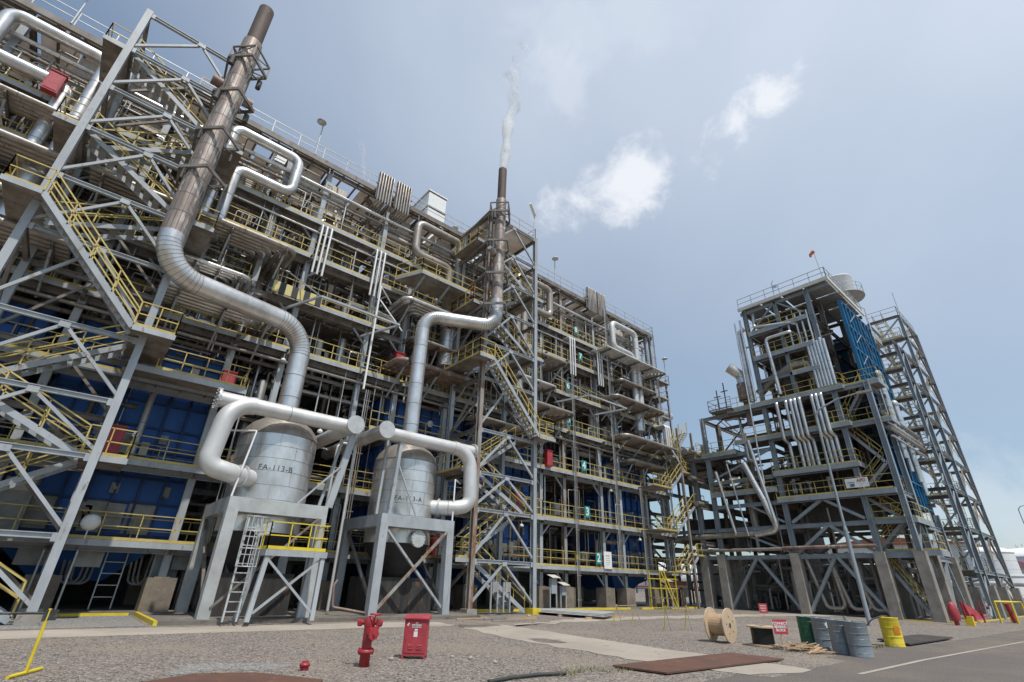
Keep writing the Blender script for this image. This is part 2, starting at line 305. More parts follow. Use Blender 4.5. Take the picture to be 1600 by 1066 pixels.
# ================================================================== ground
def flat(pts, z, mi=0): return MB().add([(x, y, z) for x, y in pts], [tuple(range(len(pts)))], mi)
struct('ground', flat([(-1500, -600), (2500, -600), (2500, 2500), (-1500, 2500)], 0), gravel)
g = MB()
def grid_patch(name, poly, z, m): struct(name, flat(poly, z), m)
def rag(poly, amp, h, seed): return flat(ragged(poly, amp, .35, seed), h)
struct('road', flat([(7.2, 7.9), (4, -6), (400, -30), (400, 3.0)]+[(x, 5.1+(41-x)*.04*(1 if x < 41 else 1)+.10*noise.noise(V((x*1.5, 2, 0)))) for x in [60-k*.5 for k in range(70)]]+[(x, 6.5-(25-x)*.02+.16*noise.noise(V((x*1.9, 5, 0)))-(.6 if 12 < x < 17 else 0)) for x in [24.5-k*.35 for k in range(42)]], .004), asph)
grid_patch('road_line', [(14.4, 4.80), (19.1, 4.66), (31.2, 3.9), (31.2, 3.78), (19.1, 4.54), (14.4, 4.68)], .012, concl)
struct('footpath', rag([(-14, 20.2), (10.2, 19.0), (13.4, 18.6), (13.6, 20.6), (10.9, 21.2), (-14, 22.6)], .10, .004, 3), concl)
struct('cross_path', rag([(13.3, 19.2), (11.9, 13.6), (11.7, 9.0), (12.0, 5.9), (14.2, 5.6), (14.2, 8.0), (14.6, 11.3), (15.4, 18.4)], .16, .008, 6), concl)
struct('gravel_bed', flat([(-14, 22.4), (3.1, 22.2), (3.1, 27.6), (-14, 27.6)], .008), gravelb)
struct('process_slab', MB().prism([(3.4, 22.3), (16.8, 21.7), (17.2, 23.0), (17.2, 44), (-40, 44), (-40, 27.8), (3.4, 27.8)], -.1, .14), slabm)
struct('plant_floor', MB().prism([(17.4, 26.6), (46, 26.3), (46, 44), (17.4, 44)], -.1, .05), slabm)
struct('kerb', MB().prism([(3.28, 22.3), (3.4, 22.3), (3.4, 27.6), (3.28, 27.6)], -.1, .145), yelb)
struct('kerb_line', MB().prism([(-30, 27.55), (3.1, 27.55), (3.1, 27.75), (-30, 27.62)], -.1, .10), yelb)
struct('dirt_track', rag([(15.4, 17.6), (22, 18.4), (38, 17.2), (60, 11.5), (60, 14), (38, 19.6), (22.5, 20.2), (15.6, 18.2)], .45, .012, 9), concl)
b = MB()
for x0, x1, y in ((19, 35, 26.35), (36, 44, 26.0)): b.box(x0, x1, y, y+.18, -.05, .12)
struct('yellow_kerb', b, yelb)
b = MB(); b.box(46.5, 74, 8.0, 8.1, -.05, .07); b.box(45.6, 45.75, 8.6, 12, -.05, .06); struct('plant_kerb', b, yelb)
# loose stones near the camera: nobody could count them
def stones():
    rnd = random.Random(3); b = MB(); ico = [(0, 0, 1), (.89, 0, .45), (.28, .85, .45), (-.72, .53, .45), (-.72, -.53, .45), (.28, -.85, .45), (0, 0, -.6)]
    fs = [(0, 1, 2), (0, 2, 3), (0, 3, 4), (0, 4, 5), (0, 5, 1), (6, 2, 1), (6, 3, 2), (6, 4, 3), (6, 5, 4), (6, 1, 5)]
    vs = []; ff = []
    for i in range(30000):
        d = 4.5 + 17*(rnd.random()**1.6); a = psi + R(rnd.uniform(-48, 52)); x = d*cos(a); y = d*sin(a)
        if y > 19.5 or (x > 7 and y < 7.9 - (x-7)*.05 and x > 9.5 + (7.9-y)*.6 and y < 6.5): continue
        if y < 8.1-(x-7)*.13 and x > 7.2: continue
        if 11.75 < x < 14.6 and y < 18 and rnd.random() < .93: continue
        s = rnd.uniform(.007, .017)*(1 if rnd.random() > .02 else 1.9); r = rnd.random()*6; n = len(vs); sq = rnd.uniform(.5, .9)
        for q in ico:
            k = s*rnd.uniform(.75, 1.25); X = q[0]*k; Y = q[1]*k*.8; vs.append((x+X*cos(r)-Y*sin(r), y+X*sin(r)+Y*cos(r), q[2]*k*sq + s*.2))
        ff += [tuple(j+n for j in f) for f in fs]
    b.v = vs; b.f = ff; b.m = [0]*len(ff); b.s = [False]*len(ff)
    b.build('loose_stones', stone_m, kind='stuff', label='loose grey stones lying over the gravel yard', cat='gravel')
stones()
struct('damp_patch', flat(ragged([(13.2, 17.6), (15.0, 18.0), (14.9, 19.0), (13.3, 18.9)], .3, .3, 4), .016), slabm)
struct('oil_stain', flat(ragged([(12.1, 12.4), (12.9, 12.2), (13.1, 13.4), (12.4, 13.6)], .25, .25, 8), .013), slabm)
struct('oil_patch', flat(ragged([(16.0, 20.9), (19.0, 20.6), (19.6, 22.6), (16.4, 22.9)], .5, .3, 12), .009), slabm)
struct('pale_patch', flat(ragged([(2.2, 12.0), (3.6, 11.7), (4.4, 11.9), (3.8, 12.6), (2.6, 12.9)], .35, .25, 2), .004), gravelb)
def clump(cx, cy, n, rad, h, nm, rnd):
    b = MB()
    for i in range(n):
        a = rnd.random()*6.3; d = rad*rnd.random()**.6; x = cx+d*cos(a); y = cy+d*sin(a)*.5; hh = h*rnd.uniform(.4, 1); t = rnd.random()*6.3; w = .008
        b.add([(x-w*cos(t), y-w*sin(t), 0), (x+w*cos(t), y+w*sin(t), 0), (x+.05*cos(t+1), y+.05*sin(t+1), hh)], [(0, 1, 2)])
    return b
weed = M('dry_weeds', (.16, .17, .06), .9, 0, (.26, .22, .10), 8)
rnd = random.Random(5); b = MB()
for cx, cy, n, rad in ((8.6, 8.2, 120, .5), (9.4, 8.3, 90, .6), (9.9, 7.9, 60, .5), (22.6, 6.3, 160, .7), (21.6, 6.5, 120, .5), (36, 22, 200, 2.5), (33, 22.3, 120, 1.2), (27, 6.9, 80, .8)):
    c = clump(cx, cy, n, rad, .10, '', rnd); b.add(c.v, c.f)
b.build('sparse_weeds', weed, kind='stuff', label='sparse dry weeds along the yard edges', cat='weeds')
# ================================================================== yard things
def hydrant():
    t = thing('fire_hydrant', 'red fire hydrant with two outlets and a handwheel standing in the gravel', 'hydrant', (5.57, 11.05, 0))
    r = V((sin(psi), -cos(psi), 0)); f = V((-cos(psi), -sin(psi), 0)); c = V((5.57, 11.05, 0))   # r: towards picture right, f: towards camera
    b = MB(); b.lathe(c, [(.0, .0), (.105, 0), (.105, .235), (.165, .24), (.165, .31), (.09, .315)], 24); b.lathe(c, [(.165, .262), (.172, .27), (.165, .278)], 24)
    for k in range(8): a = k*pi/4+.2; q = c+V((.135*cos(a), .135*sin(a), 0)); b.tube([q+V((0, 0, .215)), q+V((0, 0, .335))], .016, 6)
    b.build('base_flange', red, t)
    MB().lathe(c, [(.10, .31), (.098, .70), (.11, .74), (.115, .84), (.08, .90), (.0, .92)], 24).build('barrel', red, t)
    for sgn, z, L, rr, nm in ((-1, .79, .20, .045, 'outlet'), (1, .79, .22, .045, 'outlet')):
        d = r*sgn; p = c+V((0, 0, z)); o = MB().tube([p, p+d*L], rr, 16).build(nm, red, t)
        cb = MB(); cb.tube([p+d*(L-.04), p+d*(L+.05)], rr*1.35, 16)
        for k in range(6): a = k*pi/3; cb.bar(p+d*(L-.03)+V((0, 0, 1))*rr*1.35*cos(a)+f*rr*1.35*sin(a), p+d*(L+.04)+V((0, 0, 1))*rr*1.35*cos(a)+f*rr*1.35*sin(a), .018)
        cb.build('cap', red, o)
    d = (f*.75 + r*.66).normalized(); p = c+V((0, 0, .60)); o = MB().tube([p, p+d*.2], .085, 20).tube([p+d*.15, p+d*.185], .125, 20).build('pumper_outlet', red, t)
    cb = MB().tube([p+d*.19, p+d*.25], .115, 20).tube([p+d*.25, p+d*.285], .03, 6)
    for k in range(8): a = k*pi/4; u = d.orthogonal().normalized(); w = d.cross(u); cb.bar(p+d*.18+u*.115*cos(a)+w*.115*sin(a), p+d*.24+u*.115*cos(a)+w*.115*sin(a), .02)
    cb.build('cap', red, o)
    q = c + r*.12 + f*.05; y = MB(); y.tube([q+V((0, 0, .68)), q+V((0, 0, .72))], .11, 20)
    for sg in (-1, 1): y.bar(q+r*.05*sg+V((0, 0, .72)), q+r*.045*sg+V((0, 0, .89)), .02)
    y.tube([q+V((0, 0, .72)), q+V((0, 0, .95))], .014, 8); y.build('valve_yoke', red, t)
    w = MB(); ring = [q+V((.11*cos(a), .11*sin(a), .955)) for a in [k*pi/9 for k in range(19)]]; w.tube(ring, .016, 8, caps=False)
    for k in range(3): a = k*2*pi/3; w.bar(q+V((0, 0, .955)), q+V((.11*cos(a), .11*sin(a), .955)), .018)
    w.build('handwheel', red, t)
hydrant()
def cabinet():
    # front face looks towards the camera, turned a little
    c = V((7.1, 11.62, 0)); t = thing('hose_cabinet', 'red metal hose cabinet on short legs with white stickers on its door', 'cabinet', c)
    a = R(-41); ux = V((cos(a), sin(a), 0)); uy = V((-sin(a), cos(a), 0))
    def P(x, y, z): return c + ux*x + uy*y + V((0, 0, z))
    def bx(b, x0, x1, y0, y1, z0, z1, mi=0, z1b=None):
        z2 = z1 if z1b is None else z1b
        return b.add([P(x0, y0, z0), P(x1, y0, z0), P(x1, y1, z0), P(x0, y1, z0), P(x0, y0, z1), P(x1, y0, z1), P(x1, y1, z2), P(x0, y1, z2)], [(3, 2, 1, 0), (4, 5, 6, 7), (0, 1, 5, 4), (1, 2, 6, 5), (2, 3, 7, 6), (3, 0, 4, 7)], mi)
    bx(MB(), -.27, .27, -.15, .15, .06, .80, 0, .86).build('body', redf, t)
    bx(MB(), -.30, .30, -.20, .17, .802, .825, 0, .885).build('roof', redf, t)
    for x in (-.25, .25):
        for y in (-.13, .13): bx(MB(), x-.02, x+.02, y-.02, y+.02, 0, .06).build('leg', redf, t)
    d = bx(MB(), -.235, .25, -.162, -.151, .12, .76).build('door', redf, t)
    h = MB(); h.bar(P(-.20, -.18, .36), P(-.185, -.18, .50), .012); h.bar(P(-.185, -.163, .50), P(-.185, -.185, .50), .012); h.build('handle', redf, d)
    lv = MB()
    for x0 in (-.14, .06):
        for z in (.20, .235, .27): lv.add([P(x0, -.163, z), P(x0+.12, -.163, z-.006), P(x0+.12, -.178, z-.004), P(x0, -.178, z+.002), P(x0+.12, -.163, z+.010), P(x0, -.163, z+.016)], [(0, 3, 2, 1), (3, 5, 4, 2), (0, 1, 4, 5)])
    lv.build('louvres', redf, d)
    s = MB(); bx(s, -.09, .13, -.166, -.1635, .63, .69); bx(s, -.035, .055, -.166, -.1635, .44, .55); bx(s, -.02, .05, -.166, -.1635, .565, .60); bx(s, -.205, -.165, -.166, -.1635, .665, .69); s.add([P(-.19, -.165, .70), P(-.15, -.165, .70), P(-.17, -.165, .735)], [(0, 1, 2)]); s.build('sticker', white, d)
    def fn(x0, z0): return lambda x, y, z: tuple(P(x0+x, -.1665-z, z0+y))
    text_mb('HOSE BOX', .05, fn(.02, .66), bold=.0006).build('lettering', black, d)
    text_mb('FIRE', .035, fn(.02, .72)).build('lettering', white, d)
cabinet()
t = thing('valve_cover', 'small round red valve cover low in the gravel left of the hydrant', 'valve cover', (4.39, 11.2, 0))
MB().lathe((4.39, 11.2, 0), [(.07, 0), (.085, .07), (.0, .07)], 20).build('base', red, t)
b = MB().lathe((4.39, 11.2, 0), [(.0, .072), (.10, .072), (.10, .11), (.06, .135), (.0, .14)], 20).bar((4.33, 11.2, .15), (4.45, 11.2, .15), .02); b.build('lid', red, t)
# long yellow barrier on the left, out of frame to the left
def barrier():
    t = thing('pipe_barrier', 'yellow and black pipe barrier on T shaped feet at the left edge', 'barrier', (.27, 13.04, 0))
    d = V((-.86, -.5, 0)).normalized()
    for k, p in enumerate((V((.27, 13.04, 0)), V((.27, 13.04, 0)) + V((-3.4, .35, 0)))):
        MB().tube([p+V((0, 0, .03)), p+V((0, 0, 1.0))], .028, 12).build('post', yelb, t)
        MB().tube([p-V((.21, .38, -.03))*1.0, p+V((.21, .42, .03))], .03, 12).build('foot', yelb, t)
    p = V((.27, 13.04, .93)); q = p+V((-3.4, .35, 0)); e = (q-p).normalized(); L = (q-p).length; b = MB(); n = 5
    for i in range(n): b.tube([p+e*L*i/n, p+e*L*(i+1)/n], .022, 12, mi=(1 if i % 2 == 0 else 0))
    b.build('crossbar', [yelb, black], t)
    MB().cbox((.30, 13.02, .90), (.20, .012, .17)).build('clamp_plate', black, t)
barrier()
def reel(name, label, c, ang, R1, Rc, w, standing=True, full=None):
    t = thing(name, label, 'cable reel', c); c = V(c); a = V((cos(ang), sin(ang), 0)) if standing else V((0, 0, 1))
    ctr = c + (V((0, 0, R1)) if standing else V((0, 0, w/2)))
    for s in (-1, 1):
        p = ctr + a*s*w/2; fl = MB(); fl.tube([p-a*.022, p+a*.022], R1, 40)
        fo = fl.build('flange', wood2, t); u = a.orthogonal().normalized(); v = a.cross(u)
        hb = MB(); hb.tube([p+a*s*.015, p+a*s*.032], .075, 12)
        for k in range(5): q = p+(u*cos(k*1.256+.3)+v*sin(k*1.256+.3))*Rc*.8; hb.tube([q+a*s*.015, q+a*s*.034], .02, 8)
        hb.build('bolt_heads', dark, fo)
    b = MB(); n = 26
    for k in range(n):
        q0 = 2*pi*k/n; q1 = 2*pi*(k+.93)/n; u = a.orthogonal().normalized(); v = a.cross(u)
        ring = [ctr+(u*cos(x)+v*sin(x))*r + a*e*(w/2-.022) for e in (-1, 1) for r in (Rc-.03, Rc) for x in (q0, q1)]
        b.add(ring, [(0, 1, 3, 2), (4, 6, 7, 5), (2, 3, 7, 6), (0, 2, 6, 4), (1, 5, 7, 3)])
    b.build('core', wood, t)
    if full:
        b = MB(); k = int((w-.05)/.034)
        for i in range(k): z = -(w/2-.025)+(i+.5)*(w-.05)/k; b.tube([ctr+a*(z-.0165), ctr+a*z, ctr+a*(z+.0165)], full-.008, 40, caps=False); b.tube([ctr+a*(z-.013), ctr+a*(z+.013)], full+.006, 40, caps=True)
        b.build('cable_windings', cable, t)
reel('cable_reel', 'empty wooden cable reel standing upright on its rims', (18.1, 9.9, 0), R(-86), .52, .33, .62)
reel('cable_reel', 'wooden reel full of black cable lying flat on the gravel', (18.35, 8.62, .03), 0, .44, .2, .52, False, .33)
def drum(label, m, lid, c, lean=0, group='steel drums beside the cable reels', open_=False, name='steel_drum'):
    t = thing(name, label, 'drum', c, group); H = .88; r = .29
    pr = [(0, .02), (r-.01, .02), (r+.006, 0), (r+.006, .018), (r, .03)]
    pr += [(r, H-.03), (r+.008, H-.015), (r+.008, H), (r-.008, H)]
    b = MB().lathe(c, pr, 36)
    for z in (.30, .58): b.lathe(c, [(r-.001, z-.012), (r+.013, z-.005)], 36).lathe(c, [(r+.013, z-.005), (r+.013, z+.005)], 36).lathe(c, [(r+.013, z+.005), (r-.001, z+.012)], 36)
    for z in (.10, .44, .74): b.lathe(c, [(r-.001, z-.006), (r+.004, z)], 36).lathe(c, [(r+.004, z), (r-.001, z+.006)], 36)
    b.build('shell', m, t)
    l = MB().lathe(c, [(r-.008, H), (r-.012, H-.02), (0, H-.02)], 36)
    l.tube([V(c)+V((.15, .08, H-.02)), V(c)+V((.15, .08, H-.002))], .035, 12); l.build('lid', lid, t)
    return t
drum('green steel drum at the left end of the row behind the red sign', drumgr, drumbl, (19.55, 7.62, 0))
d = drum('grey steel drum with a white paint smear, second in the row', drumg, drumbl, (19.2, 7.05, 0))
b = MB(); rr = random.Random(4)
for k in range(9):
    a0 = R(-128)+rr.uniform(-.22, .22); z0 = .68+rr.uniform(-.07, .09); w = rr.uniform(.03, .06); h = rr.uniform(.04, .09)
    b.add([(19.2+.298*cos(a0+i*w/.3+j*.04), 7.05+.298*sin(a0+i*w/.3+j*.04), z0+j*h) for i, j in ((-.5, 0), (.5, -.1), (.4, 1), (-.6, .8))], [(0, 1, 2, 3)])
b.build('paint_smear', white, d)
drum('plain grey steel drum between the smeared drum and the end drum', drumg, drumbl, (18.62, 6.38, 0))
drum('grey steel drum at the near right end of the row before the lamp post', drumg, drumbl, (18.3, 5.83, 0))
d = drum('yellow steel drum with an orange label standing alone to the right', yelb, yelb, (22.9, 6.2, 0), name='steel_drum')
orl = M('orange_label', (.62, .22, .01), .5)
b = MB(); n = 7
for k in range(n): a0 = R(-150)+k*.1; a1 = a0+.1; b.add([(22.9+.304*cos(a), 6.2+.304*sin(a), z) for a, z in ((a0, .38), (a1, .38), (a1, .62), (a0, .62))], [(0, 1, 2, 3)])
b.build('paper_label', orl, d)
MB().tube([(22.6, 6.9, .05), (22.3, 7.0, .35), (22.55, 6.6, .8), (22.8, 6.3, .93), (22.95, 6.2, .9)], .022, 10, bend=.3, arc=8).build('loose_hose', rubber, label='grey hose hanging over the rim of the yellow drum', cat='hose')
MB().tube([(24.06, 7.95, 0), (24.06, 7.95, .72)], .03, 10).tube([(24.06, 7.95, .72), (24.06, 7.95, .80)], .055, 10).build('vent_pipe', conc, base=(24.06, 7.95, 0), label='short grey standpipe with a cap behind the grey drums', cat='pipe')
def sign(name, label, c, w, h, z, ang, lines, sz, post=.03):
    t = thing(name, label, 'sign', c); c = V(c); ux = V((cos(ang), sin(ang), 0)); n = V((sin(ang), -cos(ang), 0))
    b = MB(); b.bar(c+V((0, 0, 0)), c+V((0, 0, z+.1)), post*1.3, post); b.build('post', wood2, t)
    q = c+n*(post/2+.012)+V((0, 0, z+h/2)); bd = MB().bar(q-ux*w/2, q+ux*w/2, .012, h).build('board', redf, t)
    text_mb(lines, sz, lambda x, y, zz: tuple(q+n*(.0075+zz)+ux*x+V((0, 0, y))), bold=sz*.02).build('lettering', white, bd)
sign('notice_sign', 'red notice board with three white lines on a wooden stake by the timber pile', (17.75, 7.75, 0), .46, .40, .42, psi-pi/2+R(8), 'CONNECT\nBEARING\nBLOCK', .10)
sign('notice_sign', 'small far red notice board on a stake in front of the right tower piers', (38.9, 17.9, 0), .55, .6, .15, psi-pi/2-R(12), '====\n====\n===', .17)
def planks():
    t = thing('timber_pile', 'heap of broken pale timber planks in front of the drums', 'timber pile', (18.1, 7.3, 0)); rd = random.Random(8)
    for i in range(34):
        x = 18.05+rd.uniform(-.45, .5); y = 7.35+rd.uniform(-.95, .75); z = .02+.20*rd.random()*max(0, 1-abs(y-7.35)/1.0)
        a = rd.gauss(R(-48), .45) if i > 6 else rd.uniform(0, pi); L = rd.uniform(.25, .9); p = V((x, y, z)); d = V((cos(a), sin(a), rd.uniform(-.2, .25)))*L/2
        q0 = p-d; q1 = p+d; lo = min(q0.z, q1.z)
        if lo < .012: q0.z += .012-lo; q1.z += .012-lo
        MB().bar(q0, q1, rd.uniform(.05, .11), rd.uniform(.015, .03)).build('plank', wood if i % 3 else wood2, t)
planks()
def plate(label, poly, z0, z1, m, lift=0):
    b = MB().prism(poly, z0, z1); b.build('steel_plate', m, base=(poly[0][0], poly[0][1], 0), label=label, cat='steel plate', group='steel plates lying in the yard')
plate('large rusty brown steel plate lying across the concrete path', [(10.15, 8.25), (10.35, 7.0), (15.15, 6.66), (15.05, 8.08)], .025, .055, rustp)
plate('rusty steel plate cut by the lower left edge of the picture', [(1.6, 11.1), (2.6, 11.6), (3.5, 11.2), (4.25, 9.9), (3.2, 8.2), (1.2, 9.5)], .01, .035, rustp)
plate('dark steel plate lying beside the yellow drum at the road edge', [(23.4, 5.9), (28.9, 5.72), (29.3, 6.9), (24.6, 7.2)], .05, .09, darkp)
MB().tube([(6.6, 8.2, .04), (7.2, 8.3, .04), (7.9, 8.28, .04), (8.5, 8.1, .04)], .032, 10, bend=.5).build('hose', rubber, label='dark grey hose lying on the gravel at the bottom edge', cat='hose')
def trestle(label, p, q, h=.78, lean=.26, m1=yelb, m2=rustst):
    t = thing('trestle_barrier', label, 'barrier', p, 'yellow trestle barriers on the gravel'); p = V(p); q = V(q); d = (q-p).normalized(); n = V((-d.y, d.x, 0))
    for k in (0, 1):
        c = p + d*(.15+k*((q-p).length-.3))
        for s in (-1, 1): MB().tube([c+n*s*lean, c+V((0, 0, h+.06))-n*s*.03], .02, 8).build('leg', m1 if s > 0 else m2, t)
    MB().tube([p+V((0, 0, h)), q+V((0, 0, h))], .02, 8).build('top_rail', rustst, t)
trestle('far yellow trestle barrier standing near the corrugated sheets', (20.35, 16.2, 0), (22.4, 16.5, 0))
trestle('nearer yellow trestle barrier standing left of the cable reels', (20.4, 13.7, 0), (21.6, 13.15, 0), .85)
b = MB(); rd = random.Random(2)
def corr():
    t = thing('sheet_stack', 'stack of long corrugated grey sheets lying on timbers by the right stair tower', 'sheet stack', (23.8, 22, 0))
    for k in range(3):
        b = MB(); vs = []; n = 28; o = k*.12
        for i in range(n+1):
            for j in (0, 1):
                x = 22.1+o + (i/n)*2.6; y = 24.6-o - (i/n)*.4 if j else 18.8+o+(i/n)*1.2; vs.append((x+(0 if j else .6), y, .14+k*.05+.022*sin(i*pi)+ (.03 if i % 2 else 0)))
        b.add(vs, [(2*i, 2*i+2, 2*i+3, 2*i+1) for i in range(n)]); b.add([(x, y, z-.006) for x, y, z in vs], [(2*i+1, 2*i+3, 2*i+2, 2*i) for i in range(n)]); b.build('corrugated_sheet', galv, t)
    for y in (19.6, 21.6, 23.6): MB().box(22.2, 25.4, y, y+.1, .0, .10).build('timber', wood, t)
corr()
rd = random.Random(11); 
for i, (x, y) in enumerate(((15.0, 21.2), (16.4, 20.9), (17.2, 20.2), (16.0, 19.8), (17.9, 21.0))):
    MB().bar((x, y, .05), (x+rd.uniform(1.2, 2.6), y+rd.uniform(-.3, .2), .05), .09, .06).build('old_timber', conc if i % 2 else wood, label=['weathered timber strip lying left of the others near the slab corner', 'second weathered timber strip on the ground past the slab corner', 'weathered timber strip lying nearest the stair tower yard edge', 'low weathered timber strip nearest the cross path', 'farthest weathered timber strip before the stair tower foot'][i], cat='timber', group='old timbers on the ground')
for i, (x, y, s) in enumerate(((7.95, 11.3, .05), (8.2, 10.9, .06), (8.3, 10.1, .055), (6.5, 11.6, .07), (20.3, 22, .12))):
    b = MB(); b.lathe((x, y, 0), [(0, 0), (s, s*.1), (s*.9, s*.6), (s*.3, s*.95), (0, s)], 7); b.build('rubble_lump', concl, base=(x, y, 0), label=['pale stone lump just right of the red cabinet', 'largest pale stone lump right of the cabinet', 'pale stone lump nearest the camera', 'flat tan stone between hydrant and cabinet', 'pale rubble lump near the stair tower foot'][i], cat='stone')
def lamp_post(label, c, H, arm, name='street_lamp'):
    t = thing(name, label, 'lamp post', c, 'tall curved lamp posts'); c = V(c)
    MB().tube([c, c+V((0, 0, H*.4))], .115, 14, seams=0).tube([c+V((0, 0, H*.4)), c+V((0, 0, H*.42))], .12, 14, r2=.085).build('lower_pole', steelb, t)
    a = V(arm); top = c+V((0, 0, H)); pts = [c+V((0, 0, H*.42)), top, top+a*.55+V((0, 0, .55)), top+a+V((0, 0, .7))]
    MB().tube(pts, .075, 12, bend=.8, arc=8, r2=.04).build('arm', steelb, t)
    e = top+a+V((0, 0, .7)); d = a.normalized(); MB().bar(e-d*.1, e+d*.75, .26, .12).build('lamp_head', greyp, t)
lamp_post('tall grey lamp post rising in front of the right tower', (35.24, 10.46, 0), 12.3, (.3, -2.6, 0))
lamp_post('far lamp post at the right edge in front of the white tank', (118, 9.2, 0), 15, (2.2, -9, 0))
# ================================================================== furnace structure (left block)
LV = [2.75, 6.05, 9.75, 13.2, 16.5, 19.7, 22.4, 27.35]
CEN = [-14.2, 8.8, 31.8]          # centres of the open bays; everything mirrors about them
XE = 44.3                          # right hand end
YF, YB, YC = 28.0, 33.6, 39.2      # column rows
def colx():
    xs = []
    for c in CEN:
        for u in (2.3, 4.9, 8.8, 11.6):
            for s in (-1, 1):
                x = c+s*u
                if -27 < x < XE-.8 and all(abs(x-q) > .9 for q in xs): xs.append(round(x, 2))
    xs.append(XE); return sorted(xs)
XS = colx()
blk = thing('furnace_structure', 'long open steel frame of the furnace plant with many walkway levels on the left', 'steel structure', (8.8, YF, 0))
for x in XS:
    for y in (YF, YB, YC):
        if y == YC and XS.index(x) % 2: continue
        top = 27.2
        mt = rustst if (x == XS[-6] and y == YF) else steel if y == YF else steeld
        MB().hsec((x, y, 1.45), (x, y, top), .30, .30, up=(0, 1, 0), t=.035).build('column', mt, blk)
        MB().prism([(x-.55, y-.5), (x+.55, y-.5), (x+.55, y+.5), (x-.55, y+.5)], 0, 1.42).box(x-.3, x+.3, y-.3, y+.3, 1.42, 1.46).build('pier', concb, blk)
x0, x1 = XS[0]-.5, XE
for i, z in enumerate(LV):
    for y in (YF, YB, YC):
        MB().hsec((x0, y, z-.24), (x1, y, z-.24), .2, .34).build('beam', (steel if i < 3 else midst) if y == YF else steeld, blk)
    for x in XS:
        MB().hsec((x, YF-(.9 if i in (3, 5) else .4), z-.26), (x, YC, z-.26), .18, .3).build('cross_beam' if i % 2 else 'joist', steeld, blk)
def deck(par, name, x0, x1, y0, y1, z, m=grating, t=.05, mb=None):
    return (mb or MB()).box(x0, x1, y0, y1, z-t, z).build(name, m, par)
# front walkways; the toe channel in front is a lighter steel strip
gaps = {0: [(x0, x1)], 1: [(x0, x1)], 2: [(x0, 5), (12, x1)], 3: [(x0, x1)], 4: [(x0, 3.5), (5, 12.4), (14.2, 26.5), (28, 35.5), (37, x1)], 5: [(x0, x1)], 6: [(x0, x1)]}
for i, z in enumerate(LV[:-1]):
    y0 = 27.3 if i < 3 else 27.45
    for a, b2 in gaps[i]:
        w = thing('w', None, None); bpy.data.objects.remove(w)
        d = deck(blk, 'walkway', a, b2, y0, 29.3, z)
        b = MB(); q = a+.2
        while q < b2: b.box(q, q+.07, y0, 29.3, z-.17, z-.05); q += 1.05
        b.box(a, b2, y0+.9, y0+.98, z-.16, z-.06); b.build('walkway_joists', steeld, d)
        ch = MB().box(a, b2, y0-.03, y0, z-.22, z+.02)
        ch.build('toe_channel', steel, d)
        MB().rail([(a, y0+.02, z), (b2, y0+.02, z)], sp=1.3 if i < 3 else 1.6).build('railing', yel, d)
        if i < 3: MB().rail([(a, 29.2, z), (b2, 29.2, z)], sp=2.2, toe=False).build('inner_railing', yel, d)
# knee braces under the front decks
for i, z in enumerate(LV[:-1]):
    for x in XS:
        if (x > 22.5 or i > 3) and i < 7: MB().bar((x, YF, z-1.35), (x+(.95 if i % 2 else -.95), YF-.02, z-.4), .10).build('knee_brace', steel, blk)
    for x in XS[::2]:
        if i > 0: MB().bar((x, YF+.1, LV[i-1]), (x, YB-.1, z-.4), .14).build('inner_brace', steeld, blk)
# inner floors and roof
for i, z in enumerate(LV[2:-1]):
    for c in CEN:
        for u0, u1 in ((-4.7, 4.7), (9.4, 13.4)):
            if c+u1 < XE+1 and i in (0, 2):
                f_ = deck(blk, 'inner_floor', c+u0, min(c+u1, XE), 29.6, YC, z, grating); b = MB(); q = c+u0+.3
                while q < min(c+u1, XE)-.2: b.box(q, q+.09, 29.6, YC, z-.2, z-.05); q += .95
                b.build('floor_joists', steeld, f_)
rf = MB()
for k in range(len(XS)-1):
    a, b2 = XS[k]+.12, XS[k+1]-.12
    n = max(1, round((b2-a)/2.2))
    for j in range(n):
        for q in range(5):
            if (k*7+j*3+q) % 11 == 4: continue
            rf.box(a+(b2-a)*j/n+.1, a+(b2-a)*(j+1)/n-.1, YF-.25+q*2.4, YF-.25+q*2.4+2.25, 27.30, 27.36)
rf.build('roof_sheeting', sheet, blk)
for k in range(len(XS)-1):
    if k % 5 == 3: continue
    a, b2 = XS[k]+.28, XS[k+1]-.25; n = max(1, round((b2-a)/1.5))
    for j in range(n):
        if (k+j*2) % 7 == 5: continue
        xa = a+(b2-a)*j/n+.08; xb = a+(b2-a)*(j+1)/n-.08; zz = 24.2 if (k+j) % 3 else 25.1
        q = MB().box(xa, xb, 28.75, 28.8, zz, 26.85)
        for i in range(5): q.box(xa+(xb-xa)*(i+.5)/5-.02, xa+(xb-xa)*(i+.5)/5+.02, 28.72, 28.75, zz, 26.85)
        q.build('screen_panel', casing, blk)
rp = MB()
for k in range(int((x1-x0)/1.12)): rp.box(x0+k*1.12, x0+k*1.12+.1, YF-.45, YC, 27.12, 27.28)
rp.build('roof_purlins', steeld, blk)
e = MB(); e.box(x0, x1, YF-.6, YF-.45, 27.02, 27.42); e.build('roof_edge_channel', steeld, blk)
MB().rail([(x0, YF-.5, 27.42), (x1, YF-.5, 27.42), (x1, YC, 27.42)], sp=1.7, w=.04, toe=False).build('roof_railing', galv, blk)
MB().box(x0-20, XE-.3, YC+.15, YC+.3, 0, 26.6).build('dark_backing', dark, blk)  # backing added to darken the interior and cut sky light from behind
for k in range(9): MB().box(x0+k*8.2+1, x0+k*8.2+5.5, YC-1.6, YC-.6, .15, 3.0).build('rear_plinth', dark, blk)
